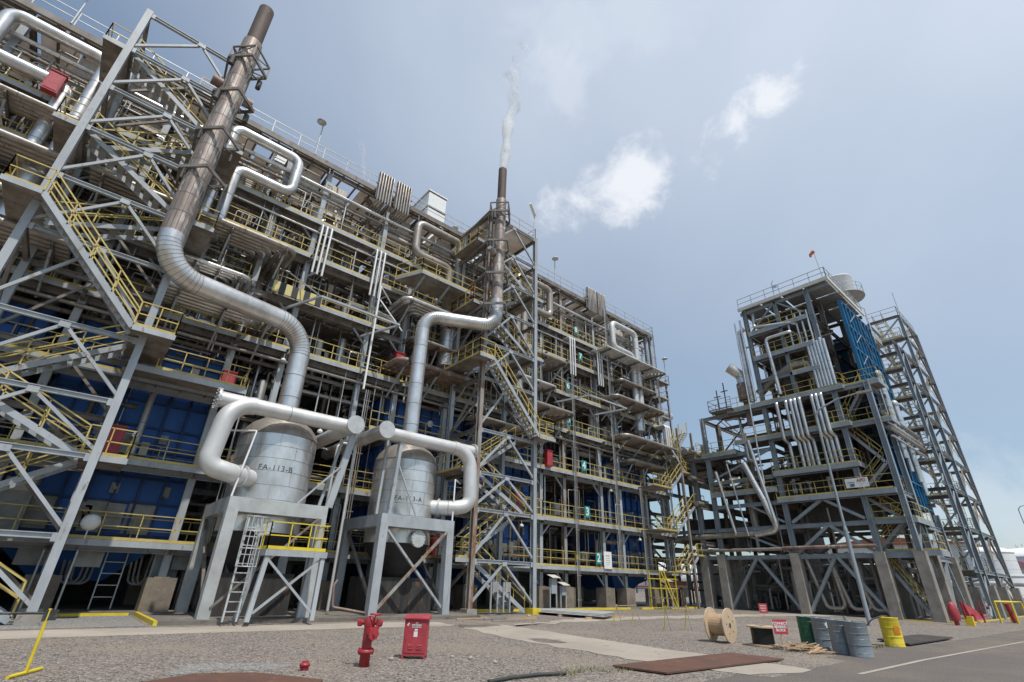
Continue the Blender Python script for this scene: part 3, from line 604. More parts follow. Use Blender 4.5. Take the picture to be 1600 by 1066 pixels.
# end face braces and beams
for i, z in enumerate(LV):
    pz = LV[i-1] if i else 1.4
    for ya, yb in ((YF, YB), (YB, YC)): MB().bar((XE, ya, pz), (XE, (ya+yb)/2, z-.4), .14).bar((XE, yb, pz), (XE, (ya+yb)/2, z-.4), .14).build('end_brace', steeld, blk)
# right hand end balconies
for z, L in ((22.4, 3.2), (20.4, 2.6), (18.1, 2.4), (14.4, 3.0), (11.6, 2.4)):
    d = deck(blk, 'end_balcony', XE+.1, XE+L, 28, 31, z); MB().rail([(XE+.1, 28.05, z), (XE+L-.05, 28.05, z), (XE+L-.05, 30.9, z)], w=.045).build('railing', galv if z > 17 else yel, d)
    MB().bar((XE, 28.2, z-1.4), (XE+L-.3, 28.2, z-.1), .1).build('strut', steeld, d)
MB().hsec((XE+2.9, 28.3, 1.4), (XE+2.9, 28.3, 23), .2, .2, up=(0, 1, 0)).build('column', steel, blk)
# ---- furnaces
def furnace(c, lab):
    t = thing('furnace', lab, 'furnace', (c, 31.6, 2.8), 'blue furnace boxes'); W = 3.2; y0 = 29.5
    b = MB().box(c-W, c+W, y0, 35.5, 3.0, 12.7)
    b.add([(c-W, y0, 3.0), (c+W, y0, 3.0), (c+W, 35.5, 3.0), (c-W, 35.5, 3.0), (c-1.2, y0+1.2, 1.2), (c+1.2, y0+1.2, 1.2), (c+1.2, 34, 1.2), (c-1.2, 34, 1.2)], [(0, 1, 5, 4), (1, 2, 6, 5), (2, 3, 7, 6), (3, 0, 4, 7), (4, 5, 6, 7)])
    b.build('firebox', blue, t)
    r = MB()
    for k in range(8): x = c-W+.04+k*(2*W-.08)/7; r.box(x-.05, x+.05, y0-.16, y0, 3.0, 12.7)
    for z in (3.1, 4.5, 5.6, 6.9, 8.0, 9.2, 10.4, 11.5, 12.6): r.box(c-W-.02, c+W+.02, y0-.11, y0, z-.05, z+.05)
    for k in range(6): y = y0+.3+k*1.05; r.box(c-W-.15, c-W, y, y+.1, 3, 12.7).box(c+W, c+W+.15, y, y+.1, 3, 12.7)
    for z in (4.5, 6.9, 9.2, 11.5): r.box(c-W-.1, c-W, y0, 35.5, z-.05, z+.05).box(c+W, c+W+.1, y0, 35.5, z-.05, z+.05)
    r.build('stiffener_frame', blued, t)
    for x in (-1.9, -.1, 1.7): 
        d = MB().box(c+x-.45, c+x+.45, y0-.09, y0-.02, 3.15, 4.4).box(c+x-.52, c+x+.52, y0-.06, y0-.01, 3.05, 4.5).build('access_door', greyp, t)
    for x, z in ((-2.3, 5.05), (.4, 5.05), (2.4, 5.1), (-1.0, 7.5), (1.6, 7.5), (-1.4, 11.0), (1.2, 11.0)):
        p = V((c+x, y0, z)); MB().box(p.x-.16, p.x+.16, y0-.12, y0-.02, z-.22, z+.22).tube([p+V((0, -.12, 0)), p+V((0, -.2, 0))], .09, 10).build('peep_hole', greyp, t)
    # convection bank above
    b = MB()
    for z0, z1, w in ((13.6, 16.0, 2.2), (17.0, 19.2, 2.0), (20.1, 22.0, 2.0), (23, 26.6, 1.7)):
        b.box(c-w, c+w, 30.5, 36, z0, z1)
    b.build('convection_casing', casing, t); b = MB()
    for z0, z1, w in ((13.6, 16.0, 2.2), (17.0, 19.2, 2.0), (20.1, 22.0, 2.0), (23, 26.6, 1.7)):
        for k in range(8): b.box(c-w+k*(2*w-.06)/7, c-w+.06+k*(2*w-.06)/7, 30.44, 30.5, z0, z1)
        for k in range(3): b.box(c-w, c+w, 30.46, 30.5, z0+(z1-z0)*k/2-.03, z0+(z1-z0)*k/2+.03)
    b.build('casing_ribs', steeld, t)
    for x in (-2.6, 2.6): MB().tube([(c+x, 30.9, 12.8), (c+x, 30.9, 19.5)], .42, 18, seams=1.3).build('riser_duct', [cladb, seam], t)
    MB().box(c-W, c+W, 31, 35.5, 12.7, 13.3).build('transition_duct', dark, t)
    return t
FC = [(-6.6, 'blue furnace box half hidden behind the left stair tower, leftmost in view'), (.8, 'blue furnace box with a red fire box in front, left of the big vessels'), (17.0, 'blue furnace box behind the right one of the two silver vessels'), (24.0, 'blue furnace box just right of the middle stair tower'), (39.9, 'blue furnace box near the right hand end of the plant')]
for c, l in FC: furnace(c, l)
# ---- interior pipework, one welded network per bay
def network(c, w, seed, lab, n=96):
    t = thing('process_pipework', lab, 'pipework', (c, 30, 9), 'tangled process pipework inside the steel frame'); rd = random.Random(seed)
    for k in range(n):
        x = c+rd.uniform(-w, w); y = rd.choice((28.6, 29.6, 30.3, 31, 32.2, 33.2))+rd.uniform(-.2, .2); r = rd.choice((.04, .05, .06, .07, .09, .12, .16, .24)); mt = rd.choice((clad, cladb, cladb, cladw, cladr, steeld))
        if abs(w-4.5) > .1 and y < 29.4: y = 29.45
        z0 = rd.choice((3, 6, 9, 10.5, 13.5, 14, 17, 17, 20, 20, 22.8, 23)); typ = rd.random(); b = MB(); bend = max(r*1.6, .15)
        if typ < .45:
            z1 = min(26.8, z0+rd.uniform(2, 7)); dx = rd.choice((-1, 1))*rd.uniform(.5, 2.2)
            b.tube([(x, y, z0), (x, y, z1), (max(c-w-1, min(c+w+1, x+dx)), y, z1)], r, 8, bend=bend, arc=4, seams=1.6 if r > .08 else 0)
        elif typ < .84:
            L = rd.uniform(2, w*1.6); xa = max(c-w, x-L/2); xb = min(c+w, x+L/2); z = z0+rd.uniform(.3, 2.2); zd = z+rd.choice((-1.4, 1.6, 1.0))
            b.tube([(xa, y, zd), (xa, y, z), (xb, y, z), (xb, y+1.2, z)], r, 8, bend=bend, arc=4, seams=1.8 if r > .08 else 0)
        else:
            z = z0+rd.uniform(.4, 1.8); b.tube([(x, 28.5, z), (x, 34.5, z)], r, 8)
        b.build('pipe', [mt, seam], t)
    for k in range(20):
        x = c+rd.uniform(-w, w); z = rd.choice(LV[:7])+.0; y = 29.4+rd.uniform(0, 1.5); b = MB()
        h = rd.uniform(.8, 1.6); b.tube([(x, y, z), (x, y, z+h)], .05, 8).tube([(x, y, z+h*.5), (x, y, z+h*.5+.3)], .15, 10).tube([(x-.14, y, z+h), (x+.14, y, z+h)], .13, 8).tube([(x, y, z+h+.1), (x, y, z+h+.5)], .03, 6)
        b.build('valve', dark if k % 2 else greyp, t)
    for k in range(72):
        x = c+rd.uniform(-w, w); y = rd.choice((27.75, 28.35, 28.7, 29.35)); z0 = rd.choice((3, 6, 9.8, 13.2, 16.5, 16.5, 19.7, 19.7, 22.5)); b = MB(); r = rd.choice((.03, .035, .045, .06)); h = rd.uniform(1.6, 5)
        if z0 < 10 and abs(w-3.3) < .1: z0 += 9
        z1 = min(26.9, z0+h); b.tube([(x, y, z0), (x, y, z1), (x+rd.choice((-1, 1))*rd.uniform(.3, 1.4), y, z1)], r, 6, bend=.1, arc=3); b.build('conduit', [galv, clad, cladb, steeld][k % 4], t)
    for k in range(15):
        x = c+rd.uniform(-w, w); y = rd.choice((29.6, 30.0)); z0 = rd.choice((13.4, 16.6, 19.9, 22.6)); MB().tube([(x, y, z0), (x, y, z0+rd.uniform(1.8, 3))], rd.uniform(.2, .42), 14, seams=.9).build('canister', [[clad, cladb, cladw][k % 3], seam], t)
    for k in range(8):
        x = c+rd.uniform(-w, w*.4); z = rd.choice((12, 15, 18.5, 21, 24)); y = rd.choice((28.25, 29.4)); L = rd.uniform(1.5, 3.5); b = MB().bar((x, y, z), (x+L, y, z), .07).bar((x, y, z+.5), (x+L, y, z+.5), .05)
        for q in range(int(L/.5)): b.bar((x+q*.5, y, z), (x+q*.5+.25, y, z+.5), .035)
        b.build('lattice_rail', steeld, t)
    for k in range(12):
        x = c+rd.uniform(-w, w); z = rd.choice(LV[:7]); b = MB().box(x, x+rd.uniform(.3, .8), 29.3, 29.6, z+.6, z+rd.uniform(1.1, 1.7)); b.build('instrument_box', greyp if k % 3 else cream, t)
NB = [(-14.2, 4.5, 'tangle of pipes and valves in the frame at the far left edge'), (-6.6, 3.3, 'tangle of pipes above the leftmost blue furnace'), (.8, 3.3, 'tangle of pipes above the blue furnace behind the tall left stack'), (8.8, 4.5, 'tangle of pipes and valves in the open bay behind the two vessels'), (17.0, 3.3, 'tangle of pipes above the furnace behind the right vessel'), (24.0, 3.3, 'tangle of pipes above the furnace right of the middle stair tower'), (31.8, 4.5, 'tangle of pipes and valves in the open bay with the green number signs'), (39.9, 3.3, 'tangle of pipes above the furnace at the right hand end')]
for i, (c, w, l) in enumerate(NB): network(c, w, 20+i, l)
# ---- pipe racks hung off the front: flat bundles with rounded ends
ROMAN = 0
def rack(x0, x1, z, n, r, lab, m, left=True, right=True, y0=25.7, step=None, yb=30.0, tilt=0):
    t = thing('pipe_rack', lab, 'pipe rack', ((x0+x1)/2, y0, z)); step = step or r*2.35
    for i in range(n):
        y = y0+i*step; o = i*step; pts = []
        if left: pts.append((x0+o, yb, z))
        pts.append((x0+(o if left else 0), y, z))
        pts.append((x1-(o if right else 0), y, z))
        if right: pts.append((x1-o, yb, z))
        MB().tube(pts, r, 12, bend=max(r*3.2, .5), arc=6, seams=2.2).build('pipe', [m, seam], t)
    k = max(2, int((x1-x0)/2.4))
    for i in range(k+1):
        x = x0+.5+(x1-x0-1)*i/k; b = MB().hsec((x, y0-.2, z-r-.1), (x, 28.1, z-r-.1), .1, .16); b.build('bracket', steeld, t); MB().bar((x, y0+.3, z-r-.2), (x, 28, z-r-1.7), .09).build('strut', steel, t)
rack(-4.2, 5.2, 18.4, 6, .15, 'bundle of brown silver pipes left of the tall stack ending in a hook', cladb, False, True)
rack(.2, 5.4, 14.0, 6, .17, 'bundle of shiny pipes just below the big slanting exhaust pipe', clad, False, True)
rack(12.4, 17.6, 18.4, 5, .15, 'bundle of pipes with a rounded end above the arch of the right exhaust pipe', clad, True, False)
rack(12.6, 18.4, 14.0, 6, .18, 'rust brown bundle of pipes behind the riser of the right vessel', cladr, True, False)
rack(22.5, 28.7, 14.0, 6, .15, 'bundle of pipes with a square end right of the middle stair tower', cladb, False, True)
rack(22.8, 28.0, 18.3, 4, .14, 'short pipe bundle high up right of the middle stair tower', cladb, False, True)
rack(34.3, 42.0, 17.2, 6, .15, 'middle of the three stacked pipe bundles at the right end of the plant', cladb, True, True)
rack(35.3, 43.6, 13.7, 6, .18, 'lowest of the three stacked pipe bundles at the right end of the plant', cladb, True, True)
rack(33.3, 43.2, 21.8, 6, .11, 'topmost thin pipe bundle at the right end of the plant', cladw, False, True, yb=29)
rack(-13.0, -5.2, 20.9, 5, .13, 'small upper bundle of pipes behind the red box at the upper left', cladb, True, False, y0=26.2)
rack(-13.0, -4.0, 16.2, 4, .20, 'thick middle bundle of pipes on the left edge beyond the stair tower', cladb, True, False, y0=26.4)
rack(.4, 3.6, 16.2, 4, .13, 'short shiny pipe bundle between the two long bundles beside the left stack', clad, False, True, y0=26.6)
rack(13.8, 18.0, 16.3, 4, .12, 'short pipe bundle between two longer ones left of the middle stair tower', cladb, True, False, y0=26.7)
rack(19.0, 26.6, 11.9, 5, .12, 'low pipe bundle just right of the middle stair tower above the fourth level', cladb, False, True, y0=26.3)
rack(23.0, 27.6, 16.3, 4, .12, 'middle short pipe bundle right of the middle stair tower', cladw, False, True, y0=26.6)
rack(36.4, 42.5, 19.6, 4, .13, 'second highest pipe bundle at the right end of the plant', cladb, True, True, y0=26.6)
rack(37.0, 42.8, 11.9, 4, .13, 'pipe bundle just above the fourth level at the right end of the plant', cladb, True, True, y0=26.6)
for i, (x, z, l) in enumerate(((6.4, 12.9, 'below the slanting exhaust pipe'), (9.2, 9.4, 'above the white headers'), (20.6, 9.4, 'beside the middle stair tower'), (24.5, 5.7, 'under the third level walkway right of the stair tower'), (34.8, 9.4, 'under the fourth level near the right end'), (28.6, 12.9, 'above the number 4 sign'), (38.4, 5.7, 'under the third level walkway near the right end'))):
    t = thing('walkway_lamp', 'small grey bulkhead lamp hanging '+l, 'lamp', (x, 27.4, z), 'lamps under the walkways'); MB().bar((x, 27.4, z-.05), (x, 27.4, z-.35), .03).build('hanger', galv, t); MB().lathe((x, 27.4, z-.55), [(.0, .0), (.13, .02), (.17, .08), (.09, .2), (0, .22)], 14).build('lamp_shade', white, t)
rack(-13.0, -4.8, 18.3, 6, .16, 'bundle of pipes high on the left edge beyond the stair tower', cladb, True, False)
rack(-13.0, -3.6, 14.3, 6, .17, 'lower bundle of pipes on the left edge beyond the stair tower', cladb, True, False)
# horizontal pipe runs under the roof, along the whole front
def run(y, z, r, lab, m):
    b = MB().tube([(x0, y, z), (x1-2, y, z)], r, 10, seams=3); b.build('pipe_run', [m, seam], base=(8, y, z), label=lab, cat='pipe', group='straight pipe runs under the roof')
for i, (y, z, r, m, l) in enumerate(((27.62, 25.2, .13, clad, 'long straight pipe run nearest the front just under the roof, thickest of them'), (27.9, 24.9, .08, cladb, 'thin brown pipe run close behind the thickest run under the roof'), (28.5, 25.1, .10, cladb, 'brown pipe run behind the front columns under the roof'), (28.9, 25.0, .07, steeld, 'thin dark pipe run under the roof behind the brown ones'), (29.3, 25.3, .09, cladb, 'rearmost brown pipe run under the roof'), (27.7, 21.7, .07, clad, 'thin pipe run just below the upper walkway'), (28.6, 21.6, .09, cladb, 'brown pipe run just below the upper walkway'), (27.75, 12.5, .10, cladb, 'long pipe run above the blue furnaces'), (28.4, 12.3, .12, steeld, 'dark pipe run above the blue furnaces'))): run(y, z, r, l, m)
# large expansion loops
def loop(c, s, lab, m):
    t = thing('expansion_loop', lab, 'pipe loop', (c+s*6, 27.2, 24), 'large expansion loops on the front')
    u = lambda a: c+s*a
    MB().tube([(u(8.4), 27.15, 17.8), (u(8.4), 27.15, 26.0), (u(4.5), 27.15, 26.0), (u(4.5), 27.15, 23.2), (u(7.6), 27.15, 23.2), (u(7.6), 27.15, 18.0)], .31, 16, bend=.55, arc=7, seams=1.2).build('pipe', [m, seam], t)
    for z in (24.8,): MB().bar((u(4.5), 28, z), (u(4.5), 27.15, z), .12).bar((u(6.5), 28, 26.4), (u(6.5), 27, 26.4), .14).build('support', steeld, t)
    MB().tube([(u(8.1), 27.4, 15.2), (u(8.1), 27.4, 18.0)], .55, 20, seams=.9).build('junction_drum', [clad, seam], t)
loop(-14.2, 1, 'large square pipe loop at the top left corner of the picture', clad)
loop(8.8, -1, 'large square pipe loop just right of the tall left stack', clad)
loop(8.8, 1, 'large brown pipe loop between the white roof vent and the right stack', cladb)
loop(31.8, -1, 'large pipe loop right of the middle stair tower top', cladb)
loop(31.8, 1, 'large pipe loop under the roof at the right end', cladw)
# triplets of thin white pipes hanging between levels
for c in CEN[1:]:
    for s, la in ((-1, 'left'), (1, 'right')):
        x = c+s*1.9-.3; t = thing('riser_pipes', 'three thin white vertical pipes side by side, %s set of the %s bay' % (la, 'vessel' if c < 10 else 'number sign'), 'pipes', (x, 26.9, 18), 'triplets of thin white pipes')
        for k in range(3): MB().tube([(x+k*.30, 26.9, 18.2), (x+k*.30, 26.9, 21.9), (x+k*.3, 28.5, 21.9)], .075, 10, bend=.2, seams=0).build('pipe', cladw, t)
# hairpin combs on the roof edge
for c, l in ((8.8, 'comb of hairpin tubes rising over the roof edge left of the white vent'), (31.8, 'comb of hairpin tubes over the roof edge in front of the far white vent')):
    t = thing('tube_comb', l, 'tube bank', (c+2, 27.2, 27), 'hairpin tube combs on the roof edge')
    for k in range(13):
        if k == 6: continue
        x = c+.9+k*.21; MB().tube([(x, 30.5, 25.7), (x, 27.0, 25.9), (x, 27.0, 28.7), (x, 27.3, 28.7), (x, 27.3, 26.4)], .062, 8, bend=.12, arc=3).build('hairpin_tube', cladb, t)
    MB().bar((c+.7, 27.15, 27.6), (c+3.7, 27.15, 27.6), .08).build('clamp_bar', steeld, t)
# white louvred vents on the roof
def vent(x, y, w, d, h, lab):
    t = thing('roof_vent', lab, 'roof vent', (x, y, 27.4), 'white louvred roof vents'); n = 4
    for i in range(n):
        z0 = 27.4+h*i/n; MB().box(x, x+w, y, y+d, z0, z0+h/n-.14).box(x-.08, x+w+.08, y-.08, y+d+.08, z0+h/n-.14, z0+h/n).build('louvre_tier', white, t)
        bz = MB().box(x-.02, x+w+.02, y-.02, y+d+.02, z0+h/n-.24, z0+h/n-.14); bz.build('vent_slot', dark, t)
vent(16.3, 32, 1.9, 4.6, 7.3, 'tall white louvred vent standing on the roof left of the right stack')
vent(20.6, 32, 1.6, 3, 4.6, 'small white louvred vent partly hidden by the right stack bracket')
vent(38.8, 32.2, 1.6, 3.6, 5.3, 'white louvred vent on the roof behind the far tube comb')
vent(-2.0, 32, 1.8, 2.6, 4.5, 'white louvred vent seen through the top of the left stair tower')
vent(3.4, 31.4, 1.0, 1.6, 3.0, 'small white vent peeping over the roof right of the tall stack')
# floodlights on the roof edge
def flood(x, y, z, h, lab, cyl=False):
    t = thing('floodlight', lab, 'floodlight', (x, y, z), 'floodlights along the roof edge'); MB().tube([(x, y, z), (x, y, z+h)], .045, 8).build('pole', galv, t)
    if cyl: MB().tube([(x, y, z+h), (x-.1, y-.1, z+h+.05), (x-.95, y-.5, z+h+.45)], .13, 10, bend=.05).build('lamp_head', white, t)
    else: MB().lathe((x-.2, y-.25, z+h-.15), [(.05, .28), (.12, .2), (.30, .05), (.32, 0), (.0, 0.02)], 16).build('lamp_head', galv, t)
flood(5.1, 27.4, 27.4, 2.9, 'round floodlight on a pole over the roof between the left stack and the comb')
flood(-7.9, 27.4, 27.4, 2.9, 'floodlight on a pole at the top left of the picture')
flood(28.3, 27.4, 27.4, 2.7, 'round floodlight on a thin pole right of the middle stair tower')
flood(18.9, 31, 27.4, 3.4, 'floodlight on a pole beside the tall white roof vent')
flood(19.6, 29.4, 27.4, 2.0, 'floodlight behind the right stack bracket')
# number signs, notices, red fire boxes on the front railings
def board(name, lab, cat, x, y, z, w, h, m, txt=None, sz=.5, tm=white, lean=0):
    t = thing(name, lab, cat, (x, y, z)); MB().box(x-w/2, x+w/2, y-.03, y-.005, z-h/2, z+h/2).build('board', m, t)
    MB().bar((x-w/2+.05, y, z+h/2), (x-w/2+.05, y, z-h/2-.2), .03).bar((x+w/2-.05, y, z+h/2), (x+w/2-.05, y, z-h/2-.2), .03).build('frame', galv, t)
    if txt: text_mb(txt, sz, lambda a, b_, c_: (x+a, y-.031-c_, z+b_), bold=sz*.02).build('lettering', tm, t)
for n, x, z in (('2', 32.5, 3.5), ('3', 31.4, 6.85), ('4', 31.2, 10.5)): board('level_sign', 'green level sign %s' % {'2':'with a white 2 on the lowest railing','3':'with a white 3 on the third level railing','4':'with a white 4 on the fourth level railing'}[n], 'sign', x, 27.22, z, .62, .85, teal, n, .85)
for n, x, z in (('5', 29.6, 14.1), ('6', 29.6, 17.2), ('7', 31.4, 20.6), ('8', 30.9, 23.2)): board('level_sign', 'teal level sign %s' % {'5':'with a white 5 just above the fourth level','6':'with a white 6 two levels above number 4','7':'with a white 7 high under the upper walkway','8':'with a white 8 on the highest railing'}[n], 'sign', x, 27.3, z, .5, .75, teal, n, .7)
board('safety_notice', 'white notice sheet with black lines hung on the lowest railing', 'notice', 33.6, 27.2, 3.4, .95, 1.25, white, '=====\n---------\n--------\n---------\n-------', .17, black)
board('small_sign', 'small orange yellow sign on the lowest railing left of number 2', 'sign', 30.1, 27.22, 3.5, .45, .4, yelb)
for x, y, z, l in ((.45, 27.0, 6.65, 'red fire box on the walkway railing beside the left stair tower column'), (4.0, 27.2, 10.3, 'red fire box at the end of the upper walkway left of the vessels'), (27.0, 27.2, 10.35, 'red fire box on the fourth level walkway right of the middle stair tower'), (-7.0, 26.7, 22.7, 'red fire box on the top walkway at the upper left'), (13.3, 27.3, 14.4, 'red fire box behind the riser of the right vessel'), (17.9, 26.2, 21.4, 'red fire box on the high balcony beside the right stack'), (17.2, 27.0, 3.4, 'red fire box low between the right vessel and the stair tower'), (23.2, 26.5, 6.6, 'orange red fire box inside the middle stair tower on the third level')):
    t = thing('fire_box', l, 'fire box', (x, y, z), 'red fire boxes on the walkways'); MB().box(x-.3, x+.3, y-.2, y+.15, z-.6, z+.6).build('body', red, t); MB().box(x-.33, x+.33, y-.24, y+.17, z+.6, z+.66).build('lid', red, t); MB().box(x-.24, x+.24, y-.22, y-.2, z-.5, z+.5).build('door', redf, t)
# striped warning panel and bay equipment
MB().box(4.6, 7.6, 27.0, 27.1, 16.2, 16.9).build('warning_panel', stripes, base=(4.6, 27, 16), label='black and yellow striped warning panel behind the slanting exhaust pipe', cat='panel')
for x, l in ((-2.2, 'left'), (6.2, 'middle'), (31, 'right')):
    pass
def box_post(x, y, l, w=.55, h=1.0, z=1.2, hood=True, m=steelb):
    t = thing('control_station', l, 'control station', (x, y, .14))
    for s in (-1, 1): MB().bar((x+s*(w/2+.04), y, .14), (x+s*(w/2+.04), y, z+h), .08).build('leg', steel, t)
    MB().box(x-w/2, x+w/2, y-.12, y+.1, z, z+h).build('cabinet', m, t)
    if hood: MB().add([(x-w/2-.12, y-.35, z+h+.02), (x+w/2+.12, y-.35, z+h+.02), (x+w/2+.12, y+.2, z+h+.2), (x-w/2-.12, y+.2, z+h+.2), (x-w/2-.12, y-.35, z+h+.06), (x+w/2+.12, y-.35, z+h+.06), (x+w/2+.12, y+.2, z+h+.24), (x-w/2-.12, y+.2, z+h+.24)], [(3, 2, 1, 0), (4, 5, 6, 7), (0, 1, 5, 4), (1, 2, 6, 5), (2, 3, 7, 6), (3, 0, 4, 7)]).build('hood', cream, t)
box_post(4.05, 28.9, 'tall blue grey control panel with a pale hood left of the vessel stand', .9, 1.15, 1.25)
box_post(5.3, 29.3, 'smaller blue grey meter stand right of the tall control panel', .7, .55, 1.3)
box_post(27.0, 26.8, 'grey switch box with a tilted hood by the brick coloured piers', .55, .95, 1.0)
box_post(28.1, 26.9, 'small switch box beside the hooded one under the walkway', .45, .6, .9)
box_post(40.4, 26.3, 'switch box with a small hood near the yellow access ladder', .6, .8, 1.2)
for x, l in ((18.9, 'left one of two pale meter boxes at the foot of the middle stair tower'), (19.8, 'right one of two pale meter boxes at the foot of the middle stair tower')): box_post(x, 23.3, l, .38, .48, 1.15, False, greyp)
def ladder(lab, x, y, z0, z1, w=.5, m=galv, lean=0):
    t = thing('ladder', lab, 'ladder', (x, y, z0))
    for s in (-1, 1): MB().bar((x+s*w/2, y, z0), (x+s*w/2, y+lean, z1), .05).build('stile', m, t)
    n = int((z1-z0)/.42); 
    for k in range(1, n): MB().bar((x-w/2, y+lean*k/n, z0+(z1-z0)*k/n), (x+w/2, y+lean*k/n, z0+(z1-z0)*k/n), .035).build('rung', m, t)
ladder('pale ladder leading up to the blue hopper under the left furnace', 2.2, 29.5, .15, 2.9, .75, galv, .1)
def tall_ladder(lab, x, y, z0, z1, m=galv):
    t = thing('conduit_riser', lab, 'conduits', (x, y, z0), 'vertical conduit risers on the front'); 
    for k in range(3): MB().tube([(x+k*.13, y, z0), (x+k*.13, y, z1)], .03, 6).build('conduit', [clad, cladb, steeld][k], t)
    b = MB(); z = z0+.5
    while z < z1: MB().bar((x-.1, y, z), (x+.4, y, z), .05).build('clip', steeld, t); z += 1.6
for x, y, z0, z1, l in ((29.9, 27.1, .1, 19, 'long conduit riser left of the number 2 sign'), (34.6, 26.7, 2.8, 27.2, 'tall ladder like conduit riser right of the number signs'), (37.9, 26.6, .1, 9.5, 'conduit riser in front of the right hand blue furnace'), (11.4, 27.2, 2.8, 12, 'conduit riser between the two vessels'), (43.3, 27, 6, 27, 'conduit riser at the right end column')): tall_ladder(l, x, y, z0, z1)
# spring of small vertical pipes in front of the end frame
b = MB(); t = thing('riser_pipes', 'three short white pipes standing at the right end of the plant', 'pipes', (43.5, 26.2, 14))
for k in range(3): MB().tube([(42.6+k*.35, 26.2, 13.9), (42.6+k*.35, 26.2, 16.2), (42.6+k*.35, 27.5, 16.2)], .12, 10, bend=.25).build('pipe', cladw, t)
# ================================================================== stair towers, vessels, stacks
def flight(par, xa, za, xb, zb, y0, y1, ms=steel, mr=yel, ax=0):
    """one stair flight between (xa, za) and (xb, zb); ax = 0 runs along X, 1 along Y"""
    if za > zb: xa, za, xb, zb = xb, zb, xa, za
    def P(x, y, z): return (x, y, z) if ax == 0 else (y, x, z)
    f = MB()
    for y in (y0, y1): f.bar(P(xa, y, za-.08), P(xb, y, zb-.08), .05, .22)
    o = f.build('stair_flight', ms, par)
    n = max(3, int((zb-za)/.24)); tr = MB(); d = 1 if xb > xa else -1
    for k in range(n):
        x = xa+(xb-xa)*(k+.5)/n; z = za+(zb-za)*(k+.5)/n; a, b_, c_, e = (x-.13, x+.13, y0+.03, y1-.03)
        if ax == 0: tr.box(a, b_, c_, e, z-.03, z)
        else: tr.box(c_, e, a, b_, z-.03, z)
    tr.build('treads', galv if ms is not steel else greyp, o)
    r = MB(); L = math.hypot(xb-xa, zb-za); m = max(2, int(L/1.3))
    for y in (y0, y1):
        for k in range(m+1): x = xa+(xb-xa)*k/m; z = za+(zb-za)*k/m; r.bar(P(x, y, z), P(x, y, z+1.05), .05)
        for h in (1.05, .55): r.bar(P(xa, y, za+h), P(xb, y, zb+h), .05)
    r.build('handrail', mr, o)
def stair_tower(x0, x1, y0, y1, zs, lab, LZ, sq, top, brace=True, cm=steel, lowm=None, ext=1.0, loc=None, extr=True):
    t = thing('stair_tower', lab, 'stair tower', (x0, y0, 0))
    for i, (x, y) in enumerate(((x0, y0), (x1, y0), (x0, y1), (x1, y1))):
        m = (lowm if (lowm and i == 0) else cm)
        MB().hsec((x, y, .3), (x, y, top if y == y0 else min(top, 27)), .27, .30, up=(0, 1, 0), t=.03).build('column', m, t)
        MB().box(x-.32, x+.32, y-.32, y+.32, 0, .32).build('footing', yelb if i == 1 and x0 > 10 else conc, t)
    for z in LZ:
        MB().hsec((x0, y0, z-.1), (x1, y0, z-.1), .15, .19).build('beam', cm, t)
        MB().hsec((x0, y1, z-.1), (x1, y1, z-.1), .16, .24).build('beam', steeld, t)
        for x in (x0, x1): MB().hsec((x, y0, z-.1), (x, y1, z-.1), .16, .24).build('side_beam', steeld, t)
    for z in LZ:
        for x, sg in ((x0, 1), (x1, -1)): MB().box(min(x, x+sg*.28), max(x, x+sg*.28), y0-.10, y0-.088, z-.28, z).build('gusset_plate', cm, t)
        MB().box((x0+x1)/2-.17, (x0+x1)/2+.17, y0-.10, y0-.088, z-.30, z-.08).build('gusset_plate', cm, t)
    if brace:
        zz = [.4]+LZ; xm = (x0+x1)/2
        for i in range(len(LZ)):
            for y, mm in ((y0, cm), (y1, steeld)):
                MB().bar((x0, y, zz[i]+.1), (xm-.1, y, zz[i+1]-.25), .115).build('brace', mm, t)
                MB().bar((x1, y, zz[i]+.1), (xm+.1, y, zz[i+1]-.25), .115).build('brace', mm, t)
        for i in range(0, len(LZ), 2):
            MB().bar((x1, y0, zz[i]), (x1, y1, zz[i+1]-.2), .13).build('side_brace', steeld, t); MB().bar((x0, y1, zz[i]), (x0, y0, zz[i+1]-.2), .13).build('side_brace', steeld, t)
    yl = (y0+.25, y0+1.25); yh = (y0+1.4, y0+2.4)
    for i in range(len(sq)):
        z, s = sq[i]
        xa, xb = (x0-ext, x0+.2) if s == 'L' else (x1-.45, x1+ext)
        if z > .3:
            yo = y0-1.15 if z in (10.3, 14.6) else y0
            d = MB().box(xa, xb, yo+.15, y1-.1, z-.05, z).build('landing', grating, t)
            MB().box(xa, xb, yo+.09, yo+.12, z-.2, z+.02).build('edge_channel', cm, d)
            r = MB(); xo = xb-.03 if s == 'R' else xa+.03
            r.rail([((xa if s == 'R' else xb), yo+.2, z), (xo, yo+.2, z), (xo, y1-.2, z)], sp=.9); r.build('railing', yel, d)
        if i+1 < len(sq):
            z2, s2 = sq[i+1]; yy = (y0-1.0, y0-.2) if z2-z > 4 else yh if i % 2 else yl
            a = (x0+.2 if s == 'L' else x1-.45); b2 = (x0+.2 if s2 == 'L' else x1-.45)
            flight(t, a, z, b2, z2, *yy, ms=cm)
    return t
TZ = [2.75, 5.45, 7.55, 10.15, 13.6, 16.2, 19.0, 21.6, 24.3, 27.0]
SQ = [(.2, 'R'), (2.75, 'L'), (5.45, 'R'), (7.55, 'L'), (10.3, 'R'), (14.6, 'L'), (16.5, 'R'), (19.0, 'L'), (21.6, 'R'), (24.3, 'L')]
T1 = stair_tower(-4.75, .05, 23.6, 26.9, 0, 'tall braced steel stair tower at the left edge with yellow handrails', TZ, SQ, 27.1)
T2 = stair_tower(17.45, 22.1, 23.6, 26.9, 0, 'braced steel stair tower in the middle with a rust streaked column', TZ, SQ, 27.1, lowm=rustst)
